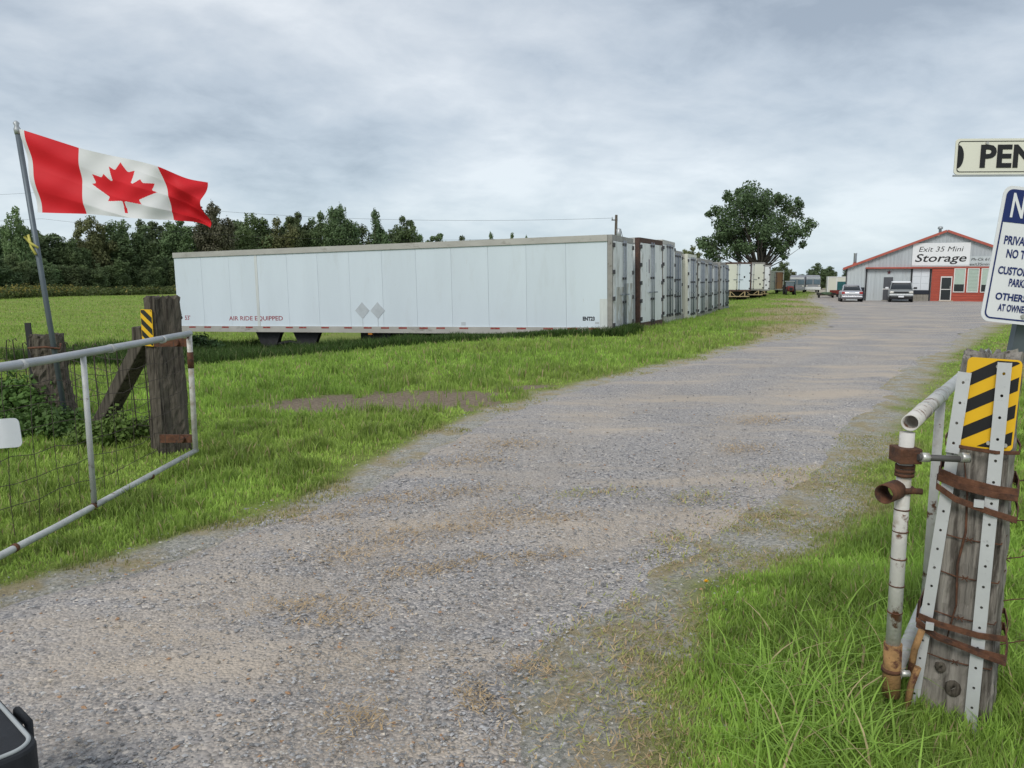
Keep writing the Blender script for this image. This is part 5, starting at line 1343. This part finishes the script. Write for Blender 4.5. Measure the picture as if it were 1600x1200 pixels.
gr = empty('right_gate', (1.375, 2.62, 0), (0, 0, 0), 'rusty white pipe gate leaf beside the near gate post', 'gate')
MB().tube([(0.005, 0, .10), (.0, 0, .3)], .031, 16).build('rusty_foot', m_rustor, gr)
MB().tube([(0, 0, .28), (-.004, 0, .7), (-.002, 0, 1.075)], .0245, 16).build('upright', m_piperust, gr)
for z_ in (.42, .52, .62, .72, .80): MB().tube([(-.002, 0, z_ - .0022), (-.002, 0, z_ + .0022)], .0266, 16).build('wire_ring', m_rust, gr)
for z_ in (.925, .94, .955): MB().tube([(-.002, 0, z_ - .006), (-.002, 0, z_ + .006)], .032, 16).build('wire_ring', m_rust, gr)
MB().tube([(.0, 0, .193), (.0, 0, .207)], .034, 16).build('foot_ring', m_rust, gr)
d_ = Vector((.97, 1.38, -.02)); st = Vector((-.005, -.02, 1.112))
MB().hollow(st, st + d_ * .55, .029, .004).build('top_rail', m_piperust, gr)
MB().hollow(st + d_ * .55, st + d_ * 2.2, .0265, .004).build('top_rail', m_pipe, gr)
MB().tube([st + d_ * .2, st + d_ * .21], .0312, 16).build('collar', m_pipe, gr); MB().tube([st + d_ * .5, st + d_ * .52], .0312, 16).build('collar', m_pipe, gr)
for k in (.52, 1.3): MB().tube([st + d_ * k - Vector((0, 0, .03)), st + d_ * k - Vector((0, 0, .95))], .02, 12).build('stay_upright', m_piperust, gr)
MB().tube([Vector((0, 0, .14)), Vector((0, 0, .14)) + d_ * 2.2], .026, 12).build('bottom_rail', m_pipe, gr)
MB().box((-.045, -.05, .972), (.03, .035, 1.025)).build('clamp', m_rust, gr, .003)
MB().tube([(.01, -.058, 1.0), (.19, -.05, .99)], .011, 12).build('hinge_bolt', mat('dark_bolt', (.10, .095, .09), .6, .2, 20, .3), gr)
for xx in (.02, .155): MB().tube([(xx, -.057, 1.0), (xx + .026, -.056, .998)], .018, 6).build('nut', m_bolt, gr)
MB().hollow((-.095, -.052, .868), (-.026, -.002, .872), .034, .003).build('pipe_coupling', m_rust, gr)
MB().tube([(.01, -.02, .872), (.05, -.026, .87)], .011, 8).build('clamp_arm', m_rust, gr); MB().tube([(-.002, 0, .862), (-.002, 0, .882)], .034, 16).build('clamp_ring', m_rust, gr)
MB().tube([(.02, -.03, .2), (.05, -.03, .2)], .012, 8).build('foot_bolt', m_bolt, gr)
for (xx, yy, zz_) in ((.07, .0, .25), (.055, -.02, .12)): MB().tube([(xx, yy, zz_ - .06), (xx + .01, yy, zz_ + .03), (xx + .03, yy, zz_ + .1)], .012, 8).build('chain_link', m_rustor, gr)

bw = empty('barbed_wire_fence', (1.76, 2.76, 0), (0, 0, 0), 'rusty barbed wire strands running right from the near post', 'fence')
for z_ in (.86, .70, .56, .38, .2):
    e_ = Vector((3.2, 1.5, z_ - .05)); P = []
    for i in range(40):
        t_ = i / 39; p = Vector((-.03, 0, z_)).lerp(e_, t_); p.z -= .3 * t_ * (1 - t_) + rw.uniform(-.006, .006); p.y += rw.uniform(-.006, .006); P.append(p)
    s_ = MB().tube(P, .0024, 5).build('wire', m_rust, bw)
    for i in range(2, 39, 3):
        p = P[i]; b = MB(); b.tube([p + Vector((-.012, .0, -.012)), p, p + Vector((.01, 0, .014))], .002, 5); b.tube([p + Vector((-.01, .01, .012)), p, p + Vector((.012, -.008, -.01))], .002, 5); b.build('barb', m_rust, s_)
ep = timber('fence_post', (4.96, 4.26, 0), (0, 0), .16, .14, .16, .14, 1.1, m_wood, 'plain grey fence post holding the far end of the barbed wire', 0, 21)

# ------------------------------------------------------------------ sign post at the right edge
spst = empty('sign_post', (1.745, 2.90, 0), (0, 0, 0), 'grey steel sign post behind the near gate post', 'sign post')
def sp(z): return Vector((.132 * (z / 1.45), -.085 * z / 1.45, z))
b = MB(); b.bar(sp(-.1), sp(2.07), .05, .006, (0, 1, 0)); b.build('web', m_polegrey, spst)
for s in (-1, 1): MB().bar(sp(-.1) + Vector((s * .025, .012, 0)), sp(2.07) + Vector((s * .025, .012, 0)), .006, .028, (0, 1, 0)).build('flange', m_polegrey, spst)
ns = empty('notice_sign', (1.685, 2.772, 1.455), (0, R(6), 0), 'white and blue notice sign cut by the right edge, on the steel post', 'sign')
W_, H_ = .315, .478
MB().prism(rounded(W_, H_, .03, 8), 0, .003).build('plate', m_white, ns)
ob = [(p[0] + .011, p[1] + .011) for p in rounded(W_ - .022, H_ - .022, .024, 8)]; ib = [(p[0] + .0165, p[1] + .0165) for p in rounded(W_ - .033, H_ - .033, .019, 8)]
b = MB(); n_ = len(ob); b.v = [(p[0], -.0012, p[1]) for p in ob] + [(p[0], -.0012, p[1]) for p in ib]
for i in range(n_): b.f.append((i, (i + 1) % n_, n_ + (i + 1) % n_, n_ + i))
b.build('border', m_navy, ns)
hb = clip(ib, 0, -1, -.352)
MB().prism(hb, -.0011, -.0004).build('header_band', m_navy, ns)
X_, U_ = (1, 0, 0), (0, 0, 1)
text('NOTICE', .118, (.036, -.0022, .372), X_, U_, m_white, ns, width=.245, offset=.0022)
for (s_, tx, zz_, sz) in ((.033, 'PRIVATE PROPERTY', .277, .041), (.05, 'NO TRESPASSING', .231, .041), (.031, 'CUSTOMER VEHICLE', .172, .037), (.078, 'PARKING ONLY', .132, .037), (.039, 'OTHERS TOWED AT', .081, .034), (.055, "AT OWNER'S EXPENSE", .042, .034)):
    if tx.startswith('OTHERS'): tx = 'OTHERS TOWED'
    text(tx, sz, (s_, -.0014, zz_), X_, U_, m_navy, ns, width=2 * (.1575 - s_), offset=.0012)
for zz_ in (.03, .455): MB().tube([(.15, -.006, zz_), (.15, -.001, zz_)], .008, 10).build('bolt', m_bolt, ns)
sn = empty('street_sign', (1.549, 2.768, 1.965), (0, R(.0), R(-2)), 'cream street name sign with black letters, above the notice sign', 'sign')
MB().prism(rounded(.62, .122, .012), 0, .004).build('plate', m_cream, sn)
MB().box((.0, -.002, -.006), (.62, .008, -.0005)).build('edge_strip', m_galv, sn)
ob = [(p[0] + .008, p[1] + .008) for p in rounded(.604, .106, .01)]; ib = [(p[0] + .0105, p[1] + .0105) for p in rounded(.599, .101, .009)]
b = MB(); n_ = len(ob); b.v = [(p[0], -.0012, p[1]) for p in ob] + [(p[0], -.0012, p[1]) for p in ib]
for i in range(n_): b.f.append((i, (i + 1) % n_, n_ + (i + 1) % n_, n_ + i))
b.build('border', m_signblack, sn)
em = [(.0108, .022)] + [(.0108 + .019 * math.cos(R(a)), .061 + .039 * math.sin(R(a))) for a in range(-90, 91, 12)] + [(.0108, .1)]
MB().prism(em, -.0012, -.0002).build('half_round_emblem', m_signblack, sn)
text('PEN', .105, (.086, -.0016, .026), X_, U_, m_signblack, sn, offset=.0035, width=.19)
MB().tube([(.105, -.006, .106), (.105, -.001, .106)], .005, 10).build('bolt', m_bolt, sn)

# ------------------------------------------------------------------ small things near the camera
cs_ = empty('padded_case', (-1.300, 1.93, .012), (0, 0, R(-41)), 'black padded case with grey piping at the lower left corner', 'case')
m_fab = mat('black_fabric', (.016, .018, .022), .7, .2, 30, 0, .15, 200)
def slab_xy(poly, z0, z1):
    b = MB(); n_ = len(poly); b.v = [(p[0], p[1], z0) for p in poly] + [(p[0], p[1], z1) for p in poly]
    b.f = [tuple(reversed(range(n_))), tuple(range(n_, 2 * n_))] + [(i, (i + 1) % n_, n_ + (i + 1) % n_, n_ + i) for i in range(n_)]
    return b
pp = [(p[0] - .42, p[1] - .36) for p in rounded(.44, .38, .06, 8)]          # the corner toward the road is near the origin
slab_xy(pp, .0, .34).build('body', m_fab, cs_, .012)
pc = (-.20, -.17)
ins_ = [(pc[0] + (p[0] - pc[0]) * .93, pc[1] + (p[1] - pc[1]) * .92) for p in pp]
MB().tube([(p[0], p[1], .342) for p in ins_ + ins_[:2]], .006, 8, False).build('piping', mat('piping_grey', (.36, .38, .38), .5, .1), cs_)
MB().tube([(-.30, .02, .20), (-.30, .05, .24), (-.30, .05, .30), (-.2, .05, .30), (-.2, .05, .24), (-.2, .02, .2)], .012, 8).build('carry_handle', m_fab, cs_)

dn = empty('dandelion', (1.0, 3.78, gz(1.0, 3.78)), (0, 0, 0), 'single yellow dandelion at the right edge of the gravel', 'flower')
MB().tube([(0, 0, -.005), (.004, 0, .03), (.0, .003, .055)], .0018, 6).build('stem', mat('stem_green', (.12, .2, .05), .6), dn)
b = MB()
for i in range(26):
    a = i * 2.399; r_ = .004 + .013 * (i / 26); el = .9 - .7 * i / 26
    p = Vector((0, .003, .055)); q = p + Vector((math.cos(a) * r_, math.sin(a) * r_, .012 * el + .003)); sd = Vector((-math.sin(a), math.cos(a), 0)) * .0022
    b.add([p - sd, p + sd, q + sd, q - sd], [(0, 1, 2, 3)])
b.build('petals', mat('petal_yellow', (.80, .50, .02), .6), dn)

# leafy weeds at the fence
def leafy(label, cx, cy, rx, ry, h, n, size, seed, c):
    rg = np.random.default_rng(seed); z0 = gz(cx, cy)
    t = empty('leafy_weed', (cx, cy, z0), (0, 0, 0), label, 'weed', 'leafy weeds along the fence')
    Q = []; b = MB()
    for i in range(14):
        a = rg.uniform(0, 6.283); d_ = rg.uniform(0, .85); hh = h * rg.uniform(.45, 1.0) * (1 - .3 * d_)
        x_, y_ = rx * d_ * math.cos(a), ry * d_ * math.sin(a)
        b.tube([(x_ * .4, y_ * .4, -.02), (x_ * .8, y_ * .8, hh * .6), (x_, y_, hh)], [.006, .004, .002], 5)
        Q.append(leaf_cloud((x_, y_, hh * .55), (rx * .4, ry * .4, hh * .5), n // 14, size, rg, .2))
    V, F = quads(np.concatenate(Q)); V[:, 2] = np.maximum(V[:, 2], .01)
    npmesh('foliage', V, F, leafmat('weed_leaf_%d' % seed, c, .02), t); b.build('stems', mat('weed_stem', (.10, .11, .05), .8), t)
leafy('dense nettle clump left of the old fence post', -5.75, 8.35, .85, .5, .85, 4200, .032, 61, (.075, .14, .032))
leafy('low leafy weeds at the foot of the flagpole', -4.75, 7.75, .55, .35, .42, 2400, .026, 62, (.08, .145, .035))
leafy('bushy weeds at the foot of the diagonal brace', -3.85, 7.35, .42, .3, .42, 2400, .024, 63, (.11, .17, .04))
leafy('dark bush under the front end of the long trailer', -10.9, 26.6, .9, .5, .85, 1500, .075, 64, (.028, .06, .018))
